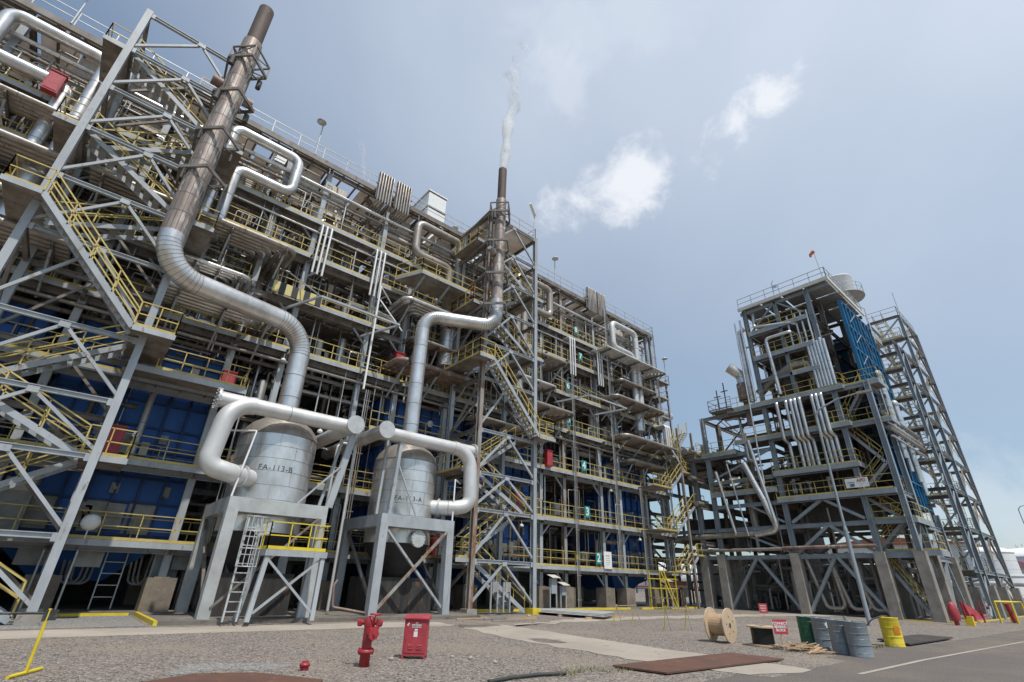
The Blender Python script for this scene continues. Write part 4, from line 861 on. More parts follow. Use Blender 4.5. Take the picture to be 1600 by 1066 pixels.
# tower roof platforms and stack bracket frames
for t, xs, s in ((T1, -.15, 0), (T2, 17.7, 0)):
    for z in (26.4, 23.7, 20.9, 18.4):
        b = MB(); q = .95
        pts = [(xs-q, 22.8, z), (xs, 22.8-q, z), (xs+q, 22.8, z), (xs, 22.8+q, z)]
        for i in range(4): b.bar(pts[i], pts[(i+1) % 4], .10, .16)
        b.bar(pts[0], (xs-.6, 26.9, z), .1, .14).bar(pts[3], (xs, 26.9, z), .1, .14)
        if xs > 5: b.bar(pts[2], (xs+1.8, 26.9, z), .1, .14)
        if z > 26:
            for i in range(4): p_ = pts[i]; q_ = pts[(i+1) % 4]; b.bar(p_, (p_[0], p_[1], z+.8), .07); b.bar((p_[0], p_[1], z+.8), (q_[0], q_[1], z+.8), .07, .09); b.bar(p_, (q_[0], q_[1], z+.8), .05)
        b.build('stack_bracket', steeld, t)
        h = MB()
        for k in range(2): h.tube([(xs-.75+k*1.5, 22.8+(.3 if k else -.3), z-.75), (xs-.75+k*1.5, 22.8+(.3 if k else -.3), z-.2)], .13 if z > 23 else .06, 10)
        h.bar((xs-.75, 22.5, z-.2), (xs+.75, 23.1, z-.2), .06); h.build('spring_hangers', dark, t)
r = MB().box(17.3, 22.2, 23.5, 28, 27.0, 27.1); r.build('roof_deck', sheet, T2); MB().rail([(18.6, 23.6, 27.1), (22.1, 23.6, 27.1), (22.1, 27.9, 27.1)], w=.04, toe=False).build('roof_railing', galv, T2)
MB().rail([(-2.0, 26.9, 27.1), (.1, 26.9, 27.1)], w=.04, toe=False).build('roof_railing', yel, T1)
flood(22.0, 23.6, 27.1, 2.4, 'pale tube floodlight on a pole at the corner of the middle stair tower roof', True)
# balcony at high level between vessel arch and tower
d = thing('balcony', 'grey high balcony with yellow rails left of the right stack', 'balcony', (15, 25, 20.3)); 
MB().prism([(12.0, 26.9), (12.9, 24.9), (17.3, 24.9), (17.3, 27.2), (12.0, 27.2)], 20.25, 20.3).build('deck', grating, d); MB().bar((12.0, 26.9, 20.2), (12.9, 24.87, 20.2), .05, .2).bar((12.9, 24.87, 20.2), (17.3, 24.87, 20.2), .05, .2).build('edge_channel', steel, d)
MB().rail([(12.0, 26.9, 20.3), (12.9, 24.9, 20.3), (17.3, 24.9, 20.3)], sp=1).build('railing', yel, d)
for x in (13.2, 15.2, 17): MB().bar((x, 25, 20.1), (x, 28, 18.6), .12).build('strut', steel, d)
d = thing('balcony', 'balcony with yellow rails in front of the left furnace below the stair landing', 'balcony', (3, 26.6, 9.75)); MB().box(.2, 4.7, 25.6, 27.25, 9.7, 9.75).build('deck', grating, d); MB().box(.2, 4.7, 25.56, 25.6, 9.5, 9.77).build('edge_channel', steel, d); MB().rail([(.9, 25.62, 9.75), (4.65, 25.62, 9.75), (4.65, 27.2, 9.75)], sp=1).build('railing', yel, d)
# ---- vessels on stands
def vessel(cx, cy, r, s, name, lab, lz, la):
    t = thing('pressure_vessel', lab, 'vessel', (cx, cy, 3), 'silver clad vessels on stands'); n = 56
    b = MB(); prof = [(r, 3.25), (r, 7.45)]; b.lathe((cx, cy, 0), prof, n); 
    zs = [3.25, 3.95, 4.55, 5.15, 5.75, 6.3, 6.85, 7.4]
    for z in zs: b.lathe((cx, cy, 0), [(r, z-.009), (r+.010, z-.008), (r+.010, z+.008), (r, z+.009)], n, 1)
    for k in range(7):
        for j in range(len(zs)-1):
            a = 2*pi*(k+.5*(j % 2))/7; p = V((cx+(r+.004)*cos(a), cy+(r+.004)*sin(a), zs[j])); b.bar(p, p+V((0, 0, zs[j+1]-zs[j])), .009, .012, 1, up=(cos(a), sin(a), 0))
    b.build('shell', [clad, seamv], t)
    MB().lathe((cx, cy, 0), [(r+.03, 7.42), (r-.02, 7.55), (r*.93, 7.8), (r*.78, 8.1), (r*.55, 8.35), (r*.3, 8.5), (.5, 8.55)], n).build('dome', cladb, t)
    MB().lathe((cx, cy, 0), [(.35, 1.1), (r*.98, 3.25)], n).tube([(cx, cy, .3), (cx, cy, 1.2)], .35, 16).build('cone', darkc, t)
    MB().lathe((cx, cy, 0), [(r+.08, 4.32), (r+.22, 4.36), (r+.22, 4.5), (r+.02, 4.52)], n).build('support_ring', steel, t)
    # manhole facing the yard
    a = R(la); d = V((cos(a), sin(a), 0)); p = V((cx, cy, 3.45))+d*(r-.1); mh = MB().tube([p, p+d*.38], .30, 20).build('manhole', clad, t)
    c = MB().tube([p+d*.38, p+d*.46], .40, 24); u = d.orthogonal().normalized(); w = d.cross(u)
    for k in range(14): q = p+(u*cos(k*pi/7)+w*sin(k*pi/7))*.35; c.tube([q+d*.34, q+d*.50], .03, 6)
    c.build('bolted_cover', galv, mh)
    a = R(-101 if s < 0 else -107); a0 = a
    text_mb(name, .33, lambda x, y, z: (cx+(r+.006+z)*cos(a0+x/r), cy+(r+.006+z)*sin(a0+x/r), lz+y), space=1.15).build('lettering', black, t)
    return t
RV = 1.70
vessel(6.55, 24.85, RV, -1, 'FA-113-B', 'silver clad vessel lettered FA-113-B on the left concrete grey stand', 5.85, -100)
vessel(13.45, 24.85, RV, 1, 'FA-113-A', 'silver clad vessel lettered FA-113-A on the right steel stand', 5.35, -88)
def stand(x0, x1, y0, y1, top, lab, m, w=.42):
    t = thing('vessel_stand', lab, 'stand', (x0, y0, .14), 'stands under the silver vessels')
    for x, ox in ((x0, -.04), (x1, .04)):
        for y, oy in ((y0, -.04), (y1, .04)): MB().bar((x+ox, y+oy, .14), (x, y, top-.4), w, w, up=(0, 1, 0)).build('leg', m, t)
    for y in (y0, y1): MB().box(x0-w/2, x1+w/2, y-w/2, y+w/2, top-.55, top).build('top_beam', m, t)
    for x in (x0, x1): MB().box(x-w/2+.002, x+w/2-.002, y0+w/2, y1-w/2, top-.55, top-.003).build('side_beam', m, t)
    return t
s1 = stand(4.85, 8.45, 22.85, 26.85, 4.45, 'pale painted heavy stand with a ladder and yellow platform under the left vessel', M('pale_grey_paint', (.44, .46, .46), .6, 0, (.35, .36, .355), 1, .4, .6, col3=(.25, .19, .14), sc3=4, lo3=.64, hi3=.75), .42)
s2 = stand(11.5, 15.3, 22.85, 26.85, 4.45, 'blue grey steel stand with crossed braces under the right vessel', steel, .40)
for a, b2, mm in (((11.65, .4), (15.1, 3.9), rustst), ((15.2, .4), (11.6, 3.9), steel)):
    MB().bar((a[0], 22.80 if mm is steel else 22.68, a[1]), (b2[0], 22.80 if mm is steel else 22.68, b2[1]), .14, .10).build('cross_brace', mm, s2)
for xx in (11.5, 15.3): MB().bar((xx, 22.9, .5), (xx, 26.8, 3.9), .12).build('cross_brace', steeld, s2)
MB().bar((4.95, 22.6, .5), (8.3, 22.6, 3.9), .08).build('cross_brace', steeld, s1); MB().bar((4.75, 23, .5), (4.75, 26.8, 3.9), .12).build('cross_brace', steeld, s1)
MB().bar((8.2, 22.6, .9), (8.4, 22.65, 3.9), .1).build('cross_brace', steeld, s1)
# small platform and ladder in front of the left stand
t = thing('access_platform', 'small steel platform with yellow rails and a caged ladder in front of the left vessel', 'platform', (7, 21.9, .14))
MB().box(6.0, 8.3, 21.0, 22.4, 2.45, 2.5).build('deck', grating, t); MB().box(5.97, 8.33, 20.97, 21.0, 2.3, 2.52).box(5.97, 6.0, 21, 22.4, 2.3, 2.52).build('edge_channel', steel, t)
MB().rail([(6.0, 22.35, 2.5), (6.0, 21.03, 2.5), (8.27, 21.03, 2.5), (8.27, 22.35, 2.5)], sp=.65, h=1.0).build('railing', yelb, t)
for x in (6.1, 8.2):
    for y, oy in ((21.1, -.12), (22.3, .1)): MB().bar((x+(-.25 if x < 7 else -.05), y+oy, .14), (x, y, 2.35), .16).build('leg', steel, t)
MB().bar((6.0, 21.05, .4), (8.1, 21.1, 2.2), .08).bar((8.1, 21.0, .4), (6.1, 21.05, 2.2), .08).build('brace', steel, t)
for x in (5.15, 5.6): MB().bar((x, 21.3, .14), (x+.1, 21.5, 3.6), .06).build('ladder_stile', galv, t)
for k in range(10): MB().bar((5.15, 21.32, .45+k*.31), (5.7, 21.36, .45+k*.31), .035).build('ladder_rung', galv, t)
for z in (1.9, 2.5, 3.1, 3.6): 
    b = MB(); b.tube([(5.2, 21.45, z), (5.05, 20.95, z), (5.4, 20.7, z), (5.75, 20.95, z), (5.65, 21.45, z)], .02, 6); b.build('cage_hoop', galv, t)
for k in range(5): x = 5.05+k*.17; MB().bar((x, 20.95-.2*(k in (1, 2, 3)), 1.9), (x, 20.95-.2*(k in (1, 2, 3)), 3.6), .025).build('cage_bar', galv, t)
# tall posts carrying the headers
t = thing('header_support', 'pale steel post and strut beside the left vessel carrying the white header', 'support', (9.0, 23, 4.4)); MB().bar((8.75, 22.9, 4.45), (9.35, 22.9, 7.9), .16, .3).bar((8.75, 24.2, 4.45), (9.35, 24.2, 7.9), .12).bar((7.3, 22.7, 4.45), (8.95, 22.8, 6.3), .07).build('post', steel, t)
t = thing('header_support', 'pale steel post and diagonal strut rising from the right stand corner', 'support', (11.7, 23, 4.4)); MB().bar((11.75, 22.9, 4.45), (11.95, 22.9, 8.4), .16, .26).bar((11.35, 23.4, 4.45), (11.55, 23.6, 8.4), .12).bar((11.9, 22.8, 6.9), (13.2, 22.7, 4.45), .07).build('post', steel, t)
for xa, xb, za, zb, l in ((4.7, 5.0, 4.45, 7.2, 'thin white pipe frame standing on the left stand corner'), (15.45, 15.45, 4.45, 6.6, 'thin white pipe frame standing on the right stand corner')):
    MB().tube([(xa, 22.8, za), (xb, 22.8, zb), (xb+(-.9 if xa < 9 else .9), 23.6, zb)], .04, 8, bend=.06).build('bent_pipe', white, base=(xa, 22.8, za), label=l, cat='pipe')
# ---- white headers with C bends into the vessels
def header(s, lab):
    c = 6.55 if s < 0 else 13.45; t = thing('header_pipe', lab, 'pipe', (c, 23, 8), 'white headers bending into the vessels'); r = .335; y = 22.9; z = 8.25 if s < 0 else 8.35
    e0 = 3.25 if s < 0 else 16.55; e1 = 9.1 if s < 0 else 10.75
    MB().tube([(e0, y, z), (e1, y, z)], r, 22, seams=2.9).build('header', [cladw, seam], t)
    f = MB().tube([(e0, y, z), (e0+s*.08, y, z)], r+.12, 24)
    for k in range(16): a = k*pi/8; f.tube([(e0-s*.05, y+.42*cos(a), z+.42*sin(a)), (e0+s*.12, y+.42*cos(a), z+.42*sin(a))], .028, 6)
    f.build('blind_flange', galv, t)
    MB().tube([(e1, 22.3, z), (e1, 30, z)], r*1.02, 22, seams=2.4).build('branch', [cladw if s < 0 else clad, seam], t)
    f = MB().tube([(e1, 22.22, z), (e1, 22.3, z)], r+.10, 24); f.build('blind_flange', galv, t)
    xo = c+s*(RV+1.35); pts = [(c+s*1.3, y, z), (c+s*2.2, y-.05, z-.1), (xo, y-.1, z-.9), (xo, y-.1, 5.6), (c+s*1.0, 23.7, 5.35)]
    if s < 0: pts = [(4.7, y, z), (xo+.25, y-.1, z-.1), (xo, y-.15, 5.5), (4.3, 22.8, 5.35), (5.6, 23.9, 5.35)]
    else: pts = [(15.2, y, z), (xo-.15, y-.1, z-.1), (xo, y-.15, 5.35), (15.6, 23.0, 5.15), (14.4, 24.0, 5.15)]
    MB().tube(pts, r*1.12, 24, bend=1.05, arc=12, seams=1.6).build('c_bend', [cladw, seam], t)
    p = V(pts[-1]); q = V(pts[-2]); d = (p-q).normalized(); g = q+d*.75; MB().tube([g, g+d*.09], r*1.12+.09, 24).build('joint_flange', galv, t)
header(-1, 'white header pipe with a C shaped bend into the left vessel'); header(1, 'white header pipe with a C shaped bend into the right vessel')
# ---- exhaust lines and stacks
t = thing('exhaust_stack', 'thick weathered exhaust stack rising from the left vessel past the left stair tower', 'stack', (6.55, 24.85, 8.5))
MB().tube([(6.55, 24.85, 8.4), (6.5, 24.85, 13.45), (-.35, 22.8, 13.1), (-.35, 22.8, 14.9)], .49, 28, bend=1.5, arc=14, seams=1.15, elbow=1).build('exhaust_pipe', [clad, seam], t)
MB().tube([(-.35, 22.8, 14.9), (-.35, 22.8, 28.2)], .48, 28, seams=1.0).build('stack_barrel', [stackm, seam], t)
st_b = MB()
for k in range(16): a = k*pi/8; st_b.bar((-.35+.49*cos(a), 22.8+.49*sin(a), 14.9), (-.35+.49*cos(a), 22.8+.49*sin(a), 28.2), .02, .03)
st_b.build('lagging_strips', seam, t)
MB().tube([(-.35, 22.8, 28.2), (-.35, 22.8, 31.3)], .40, 28).lathe((-.35, 22.8, 0), [(.40, 31.3), (.36, 31.3), (.34, 30)], 28).build('rusty_tip', tipm, t)
MB().tube([(-1.35, 22.75, 24.3), (-.9, 22.8, 24.3)], .28, 14).tube([(.2, 22.8, 24.0), (.65, 22.8, 24.0)], .26, 14).build('damper_drum', cladr, t)
t = thing('exhaust_stack', 'thinner exhaust stack rising from the right vessel beside the middle stair tower', 'stack', (13.45, 24.85, 8.5))
MB().tube([(13.45, 24.85, 8.4), (13.45, 24.85, 17.0), (17.75, 22.8, 17.0), (17.75, 22.8, 19)], .44, 28, bend=1.0, arc=12, seams=1.15, elbow=1).build('exhaust_pipe', [clad, seam], t)
MB().tube([(17.75, 22.8, 19), (17.75, 22.8, 28.0)], .40, 24, seams=1.0).build('stack_barrel', [stackm, seam], t)
MB().tube([(17.75, 22.8, 28.0), (17.75, 22.8, 31.2)], .33, 24).lathe((17.75, 22.8, 0), [(.33, 31.2), (.29, 31.2), (.28, 30)], 24).build('rusty_tip', tipm, t)
MB().tube([(16.8, 22.6, 23.0), (17.3, 22.8, 22.8)], .24, 14).tube([(18.2, 22.8, 22.0), (18.7, 22.8, 21.8)], .22, 14).build('damper_drum', cladb, t)
# rusty basins under the stands and yard pipes at the slab
for x0_, x1_, l in ((5.2, 8.2, 'dark stained basin under the left vessel'), (11.9, 15.3, 'dark stained basin with rusty runs under the right vessel')):
    t = thing('sump_basin', l, 'basin', ((x0_+x1_)/2, 25, .14)); b = MB().box(x0_, x1_, 23.9, 24.0, .14, 1.7).box(x0_, x1_, 26.4, 26.5, .14, 1.7).box(x0_, x0_+.1, 24, 26.4, .14, 1.7).box(x1_-.1, x1_, 24, 26.4, .14, 1.7); b.build('wall', M('stained_basin', (.055, .052, .05), .7, .1, (.03, .028, .027), 2, .4, .6, (1, 1, .25), (.19, .10, .06), 3, .58, .7), t); MB().box(x0_+.12, x1_-.12, 24.02, 26.38, .2, 1.2).build('fill', dark, t)
MB().tube([(10.2, 24.0, 1.5), (10.0, 23.8, 1.3), (10.0, 23.6, .45), (11.2, 22.9, .25), (11.35, 22.9, .2)], .06, 8, bend=.12).build('drain_pipe', cladr, base=(10, 23.8, .2), label='bent rusty drain pipe between the two vessel stands', cat='pipe')
for x, y, l in ((9.9, 26.2, 'thin pale standpipe right of the left vessel'), (10.6, 25.5, 'tall thin standpipe midway between the vessels')):
    MB().tube([(x, y, .2), (x, y, 8.0), (x+.25, y, 8.25), (x+.6, y, 8.25)], .075, 8, bend=.15).build('standpipe', cladw, base=(x, y, .2), label=l, cat='pipe')
# white globe lamp on the left tower
t = thing('globe_lamp', 'white round lamp globe on the lowest walkway by the left tower column', 'lamp', (.75, 26.8, 3)); MB().lathe((.75, 26.9, 3.35), [(0, -.3), (.2, -.24), (.31, -.1), (.33, .05), (.25, .25), (0, .33)], 20).build('globe', white, t); MB().bar((.75, 26.9, 2.75), (.75, 26.9, 3.1), .05).build('bracket', galv, t)
# long thin white post frames in front of the bay
t = thing('hoist_frame', 'thin white vertical post with a triangular jib in the bay between the vessels', 'hoist', (10.8, 26, 14)); MB().bar((10.7, 26.0, 11.5), (10.7, 26.0, 18.6), .1).bar((10.7, 26, 18.6), (12.3, 27.6, 18.6), .07).bar((10.8, 26, 17.6), (12.6, 26, 16.0), .07).build('frame', white, t)
for cx_, l in ((31.8, 'braced bracket frame sticking out of the bay with the number signs'), (8.8, 'braced bracket frame sticking out of the vessel bay')):
    t = thing('bracket_frame', l, 'bracket', (cx_-2, 25, 16)); 
    for x in (cx_-3.2, cx_+1.8): MB().bar((x, 28, 15.6), (x+1.4, 25.2, 15.9), .12).bar((x, 28, 18.3), (x+1.4, 25.2, 15.9), .07).build('arm', steel, t)
    MB().bar((cx_-1.8, 25.2, 15.9), (cx_+3.2, 25.2, 15.9), .12).build('tie_beam', steel, t)
# end stairs at the right end of the plant
t = thing('end_stairs', 'small yellow railed zigzag stairs at the right end of the plant', 'stairs', (45, 25.5, 2.7))
for z0_, z1_, a, b2 in ((2.75, 4.2, 42.6, 44.6), (6.05, 8.7, 41.6, 45.2), (9.75, 11.6, 41.4, 43.6), (11.6, 13.8, 44.4, 42.2), (13.8, 16.0, 43.4, 45.6)): flight(t, a, z0_, b2, z1_, 25.6, 26.5, mr=yel)
for z, a, b2 in ((4.2, 44.6, 46), (8.7, 45.2, 47), (11.6, 43.6, 45.2), (2.75, 40.6, 42.6), (6.05, 38.5, 41.6), (9.75, 38.6, 41.4)): d = deck(t, 'landing', a, b2, 25.5, 27.3, z); MB().rail([(a, 25.55, z), (b2, 25.55, z)]+([(b2, 27, z)] if z not in (2.75, 6.05, 9.75) else []), sp=.9).build('railing', yel, d)
for x, y in ((46.2, 25.6), (46.2, 27.2), (43.6, 25.6)): MB().hsec((x, y, 0), (x, y, 16), .18, .18, up=(0, 1, 0)).build('column', rustst, t)
t = thing('scaffold_stair', 'yellow and rust scaffold with a steep ladder under the right end walkway', 'scaffold', (38.5, 25.6, 0))
for x in (37.6, 39.8): MB().bar((x, 25.2, .05), (x, 25.2, 2.8), .06).bar((x, 26.2, .05), (x, 26.2, 2.8), .06).build('standard', yelb, t)
for z in (.8, 1.5, 2.2): MB().bar((37.4, 25.2, z), (40, 25.2, z), .06).bar((37.4, 26.2, z), (40, 26.2, z), .06).build('ledger', cladr if z == .8 else yelb, t)
MB().bar((37.6, 25.1, 2.8), (39.0, 24.9, .05), .06).bar((38.0, 25.1, 2.8), (39.4, 24.9, .05), .06).build('ladder', yelb, t); MB().box(40, 42.8, 26.0, 26.2, 1.6, 2.1).build('side_panel', rustp, t)
# pale steam drums and odds at the right end
MB().tube([(44.6, 29.0, 18.9), (48.2, 29.0, 18.9)], .5, 20, seams=1.2).build('end_drum', [cladw, seam], base=(45, 29, 19), label='pale horizontal drum sticking out of the right end of the plant', cat='drum')
flood(47.2, 28.2, 22.4, 3.2, 'thin curved lamp pole on the end balcony of the plant')

# odds at the lower left corner, behind the left tower
for x, z0, z1, l in ((-1.9, 3.1, 5.0, 'pale grey duct box on the lowest walkway behind the left tower column'), (-4.4, 3.3, 4.9, 'second pale grey duct box farther left on the lowest walkway')):
    t = thing('duct_box', l, 'duct', (x, 29, 2.8)); MB().box(x-.5, x+.5, 28.9, 29.25, z0-.3, z1).build('casing', greyp, t); MB().box(x-.45, x+.45, 28.87, 28.9, z1-.5, z1-.1).build('cover_plate', cream, t)
for x, w, l in ((-.6, 1.0, 'left grey hopper panel hanging under the lowest walkway'), (1.2, .9, 'grey hopper panel hanging under the lowest walkway above the ladder'), (4.6, .8, 'right grey hopper panel under the walkway beside the control panel')):
    t = thing('hopper_panel', l, 'panel', (x, 28.4, 2)); MB().box(x-w/2, x+w/2, 28.4, 28.5, 1.75, 2.45).build('panel', greyp, t); MB().bar((x-w/3, 28.45, 2.45), (x-w/3, 28.45, 2.7), .04).bar((x+w/3, 28.45, 2.45), (x+w/3, 28.45, 2.7), .04).build('hanger', steeld, t)
MB().box(-3.9, -1.9, 28.9, 29.2, .8, 1.25).build('white_rack', galv, base=(-3, 29, .8), label='pale slatted rack low behind the left tower leg', cat='rack')
for x, l in ((-.3, 'thin silver conduit rising beside the left tower column foot'), (.7, 'second thin silver conduit right of the tower column foot')):
    MB().tube([(x, 27.2, .15), (x, 27.2, 2.3), (x, 28.2, 2.45)], .04, 8, bend=.1).build('conduit_pipe', galv, base=(x, 27.2, .15), label=l, cat='pipe')
for k, (x, l) in enumerate(((0.9, 'left pair of looped hoses hanging in the dark under the furnace'), (3.3, 'right pair of looped hoses hanging in the dark under the furnace'))):
    t = thing('hanging_hoses', l, 'hoses', (x, 30.2, 1.2), 'looped hoses under the left furnace')
    for j in range(3): MB().tube([(x+j*.18-.5, 30.2, 2.7), (x+j*.18-.35, 30.2, 1.1), (x+j*.18+.25, 30.2, 1.1), (x+j*.18+.3, 30.2, 2.7)], .05, 8, bend=.28).build('hose', greyp, t)
# ================================================================== right hand process tower
tw = thing('process_tower', 'tall open grey steel process tower on concrete piers to the right', 'steel structure', (50, 14, 0))
XR = [46, 50.4, 55.2]; YR = [(9.4, 17.3), (11.8, 27.2), (17.7, 27.2), (24.0, 17.1), (25.7, 13.3), (31.5, 13.3)]
for x in XR:
    for y, top in YR:
        if x > 50.5 and y > 24.5 and y < 26: continue
        if y == 9.4: x = {46: 46, 50.4: 49.2, 55.2: 55.2}[x]; top = 17.3 if x < 50 else 7.6
        MB().prism([(x-.42, y-.34), (x+.42, y-.34), (x+.42, y+.34), (x-.42, y+.34)], 0, 4.35).build('pier', conc, tw)
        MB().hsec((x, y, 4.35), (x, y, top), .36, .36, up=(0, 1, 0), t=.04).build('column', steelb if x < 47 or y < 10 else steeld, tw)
for y in (14.7,): 
    for x in XR: MB().hsec((x, y, 17.3), (x, y, 27.2), .3, .3, up=(0, 1, 0)).build('column', steelb, tw)
for z, ya, yb in ((4.3, 9.4, 31.5), (6.6, 9.4, 31.5), (8.6, 9.4, 24), (10.8, 11.8, 24), (13.2, 17.7, 31.5), (14.0, 9.4, 17.7), (17.15, 9.4, 24), (19.6, 11.8, 17.7), (21.7, 11.8, 17.7), (24.4, 11.8, 17.7), (27.1, 10.1, 17.9)):
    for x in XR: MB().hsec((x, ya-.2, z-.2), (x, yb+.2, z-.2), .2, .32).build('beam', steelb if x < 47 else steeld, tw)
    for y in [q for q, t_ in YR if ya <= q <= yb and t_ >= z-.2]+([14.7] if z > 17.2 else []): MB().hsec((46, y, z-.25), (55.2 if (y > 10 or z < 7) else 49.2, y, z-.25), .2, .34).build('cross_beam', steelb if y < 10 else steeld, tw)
MB().tube([(45.7, 11.8, 4.75), (45.7, 18.5, 4.75)], .14, 10).build('rusty_header', cladr, tw); MB().tube([(45.7, 18.5, 4.7), (45.7, 30, 4.7)], .14, 10, seams=2).build('lower_header', [cladb, seam], tw)
for x, m_ in ((46, steelb), (50.4, steeld)):
    for ya, yb in ((11.8, 17.7), (17.7, 24.0)):
        ym = (ya+yb)/2
        for za, zb in ((.2, 4.0),)+(((4.4, 6.3), (6.7, 8.3)) if ya < 12 else ()):
            MB().bar((x, ya+.3, za), (x, ym-.1, zb), .22).build('brace', m_, tw); MB().bar((x, yb-.3, za), (x, ym+.1, zb), .22).build('brace', m_, tw)
    MB().bar((x, 17.9, 4.4), (x, 22.6, 6.4), .16).bar((x, 20.6, 4.4), (x, 20.6, 6.4), .18).build('brace', m_, tw)
    MB().bar((x, 23.9, 10.9), (x, 18, 13.0), .16).bar((x, 18, 6.8), (x, 20.8, 8.4), .16).build('brace', m_, tw)
    MB().bar((x, 11.9, 24.5), (x, 14.6, 26.9), .14).bar((x, 17.5, 24.5), (x, 14.8, 26.9), .14).build('brace', steelb, tw)
for x0_, x1_ in ((46, 50.4), (50.4, 55.2)):
    xm = (x0_+x1_)/2
    for za, zb in ((.2, 4.0), (4.4, 6.3)): MB().bar((x0_+.3, 9.4, za), (xm-.1, 9.4, zb), .2).build('brace', steelb, tw); MB().bar((x1_-.3, 9.4, za), (xm+.1, 9.4, zb), .2).build('brace', steelb, tw)
def tdeck(z, ya, yb, x1=48.9, x0=45.6, rails=True, mm=yel, rpts=None):
    d = MB().box(x0, x1, ya, yb, z-.06, z).build('deck', grating, tw); MB().box(x0-.04, x0, ya, yb, z-.34, z+.03).box(x0, x1, ya-.04, ya, z-.34, z+.03).build('edge_channel', steelb, d)
    if rails: MB().rail(rpts or [(x0+.05, yb, z), (x0+.05, ya+.05, z), (x1, ya+.05, z)], sp=1.1).build('railing', mm, d)
tdeck(8.65, 9.6, 18.1); tdeck(10.85, 11.4, 18.0); tdeck(14.1, 11.2, 20.9); tdeck(17.25, 11.0, 21.1); tdeck(24.4, 12.2, 17.6); tdeck(21.75, 12.2, 17.6); tdeck(19.4, 12.2, 14.5)
tdeck(13.35, 21, 31); tdeck(9.6, 18, 24, x1=50); tdeck(4.4, 8.3, 11.5, x0=46.4); tdeck(6.6, 9.0, 11.6, x0=46.2, x1=51)
tdeck(14.1, 8.6, 11.4, x0=46.4, x1=48.6); tdeck(17.25, 8.6, 11.0, x0=46.2, x1=48.8)
rf = MB()
for i in range(3):
    for j in range(4): rf.box(45.7+i*3.2, 45.7+i*3.2+3.0, 10.0+j*2.0, 10.0+j*2.0+1.85, 27.25, 27.31)
rf.build('roof_sheeting', greyp, tw); b = MB(); b.box(45.5, 45.62, 9.8, 18.1, 27.1, 27.45).box(45.5, 55.6, 9.7, 9.8, 27.1, 27.45); b.build('roof_edge', cream, tw)
MB().rail([(45.6, 18.0, 27.4), (45.6, 9.8, 27.4), (55.5, 9.8, 27.4)], sp=1.3, w=.05, toe=False).build('roof_railing', galv, tw)
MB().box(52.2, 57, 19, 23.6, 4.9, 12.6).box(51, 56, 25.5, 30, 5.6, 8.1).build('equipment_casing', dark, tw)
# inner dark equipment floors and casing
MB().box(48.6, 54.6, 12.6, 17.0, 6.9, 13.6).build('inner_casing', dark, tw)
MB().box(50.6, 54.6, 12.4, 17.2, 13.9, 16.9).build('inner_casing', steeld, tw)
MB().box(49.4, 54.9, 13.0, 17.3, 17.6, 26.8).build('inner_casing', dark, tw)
def p2(b, name='pipe', m=None): return b.build(name, m or [clad, seam], tp)
tp = thing('tower_pipes', 'silver U shaped pipes and risers on the near face of the right tower', 'pipes', (45.6, 14, 12))
for i, y in enumerate((16.4, 15.6, 15.2, 14.85, 14.45, 13.45, 13.1, 12.73)):
    p2(MB().tube([(46.8, y, 16.9), (45.5, y, 16.9), (45.5, y, 13.5), (46.0, y-.15, 13.2), (46.0, y-.15, 11.0)], .15, 12, bend=.25, arc=4, seams=1.4))
for i in range(6):
    y = 12.75-.26*i; p2(MB().tube([(45.7, y, 21.9-(i % 2)*.2), (45.7, y, 17.4)], .13, 12, seams=1.5)); 
for y in (13.9, 13.2, 12.7, 12.2): p2(MB().tube([(45.8, y, 25.0), (45.8, y, 21.4)], .09, 10))
p2(MB().tube([(46.3, 17.0, 27.0), (45.7, 16.9, 24.9), (45.7, 13.6, 24.2), (45.9, 13.3, 24.0)], .16, 12, bend=.3))
p2(MB().tube([(45.6, 15.9, 17.6), (45.6, 16.1, 23.3), (45.6, 13.9, 23.3), (47, 13.5, 23.2)], .16, 12, bend=.3, seams=1.5))
p2(MB().tube([(45.7, 18.2, 17.6), (45.7, 18.2, 26.2)], .10, 10)); p2(MB().tube([(45.9, 18.6, 17.6), (45.9, 18.6, 25.0), (45.9, 18.0, 25.2)], .24, 14, bend=.3, seams=1.2))
p2(MB().tube([(46.9, 18.2, 18.6), (46.6, 16.9, 19.4), (46.2, 14.4, 20.2), (46.4, 13.2, 20.1), (46.6, 12.9, 18.2)], .42, 18, bend=.7, seams=1.1), m=[cladb, seam])
p2(MB().tube([(45.6, 20.4, 12.0), (45.6, 19.2, 8.6), (45.9, 18.6, 6.2), (45.9, 20.6, 5.9)], .27, 14, bend=.5, seams=1.4))
p2(MB().tube([(45.6, 19.6, 14), (45.6, 18.6, 6.8)], .15, 10)); p2(MB().tube([(45.6, 23.2, 11.6), (45.6, 22.2, 5.9), (46.2, 22.8, 5.8)], .13, 10, bend=.3)); p2(MB().tube([(45.6, 22.0, 12.2), (45.6, 21.1, 5.8)], .07, 8))
p2(MB().tube([(45.8, 19.9, 14.8), (45.8, 19.9, 12.3), (45.8, 19.2, 12.0)], .15, 10, bend=.3)); p2(MB().tube([(45.6, 18.7, 26), (45.6, 18.9, 10)], .08, 8))
p2(MB().tube([(45.9, 31, 5.8), (45.9, 20.8, 6.0), (47, 20.6, 6.0)], .24, 12, bend=.4), m=[cladb, seam]); p2(MB().tube([(47.2, 21.2, 11), (47.2, 21.0, 6.3)], .32, 12), m=[cladb, seam])
rd = random.Random(31)
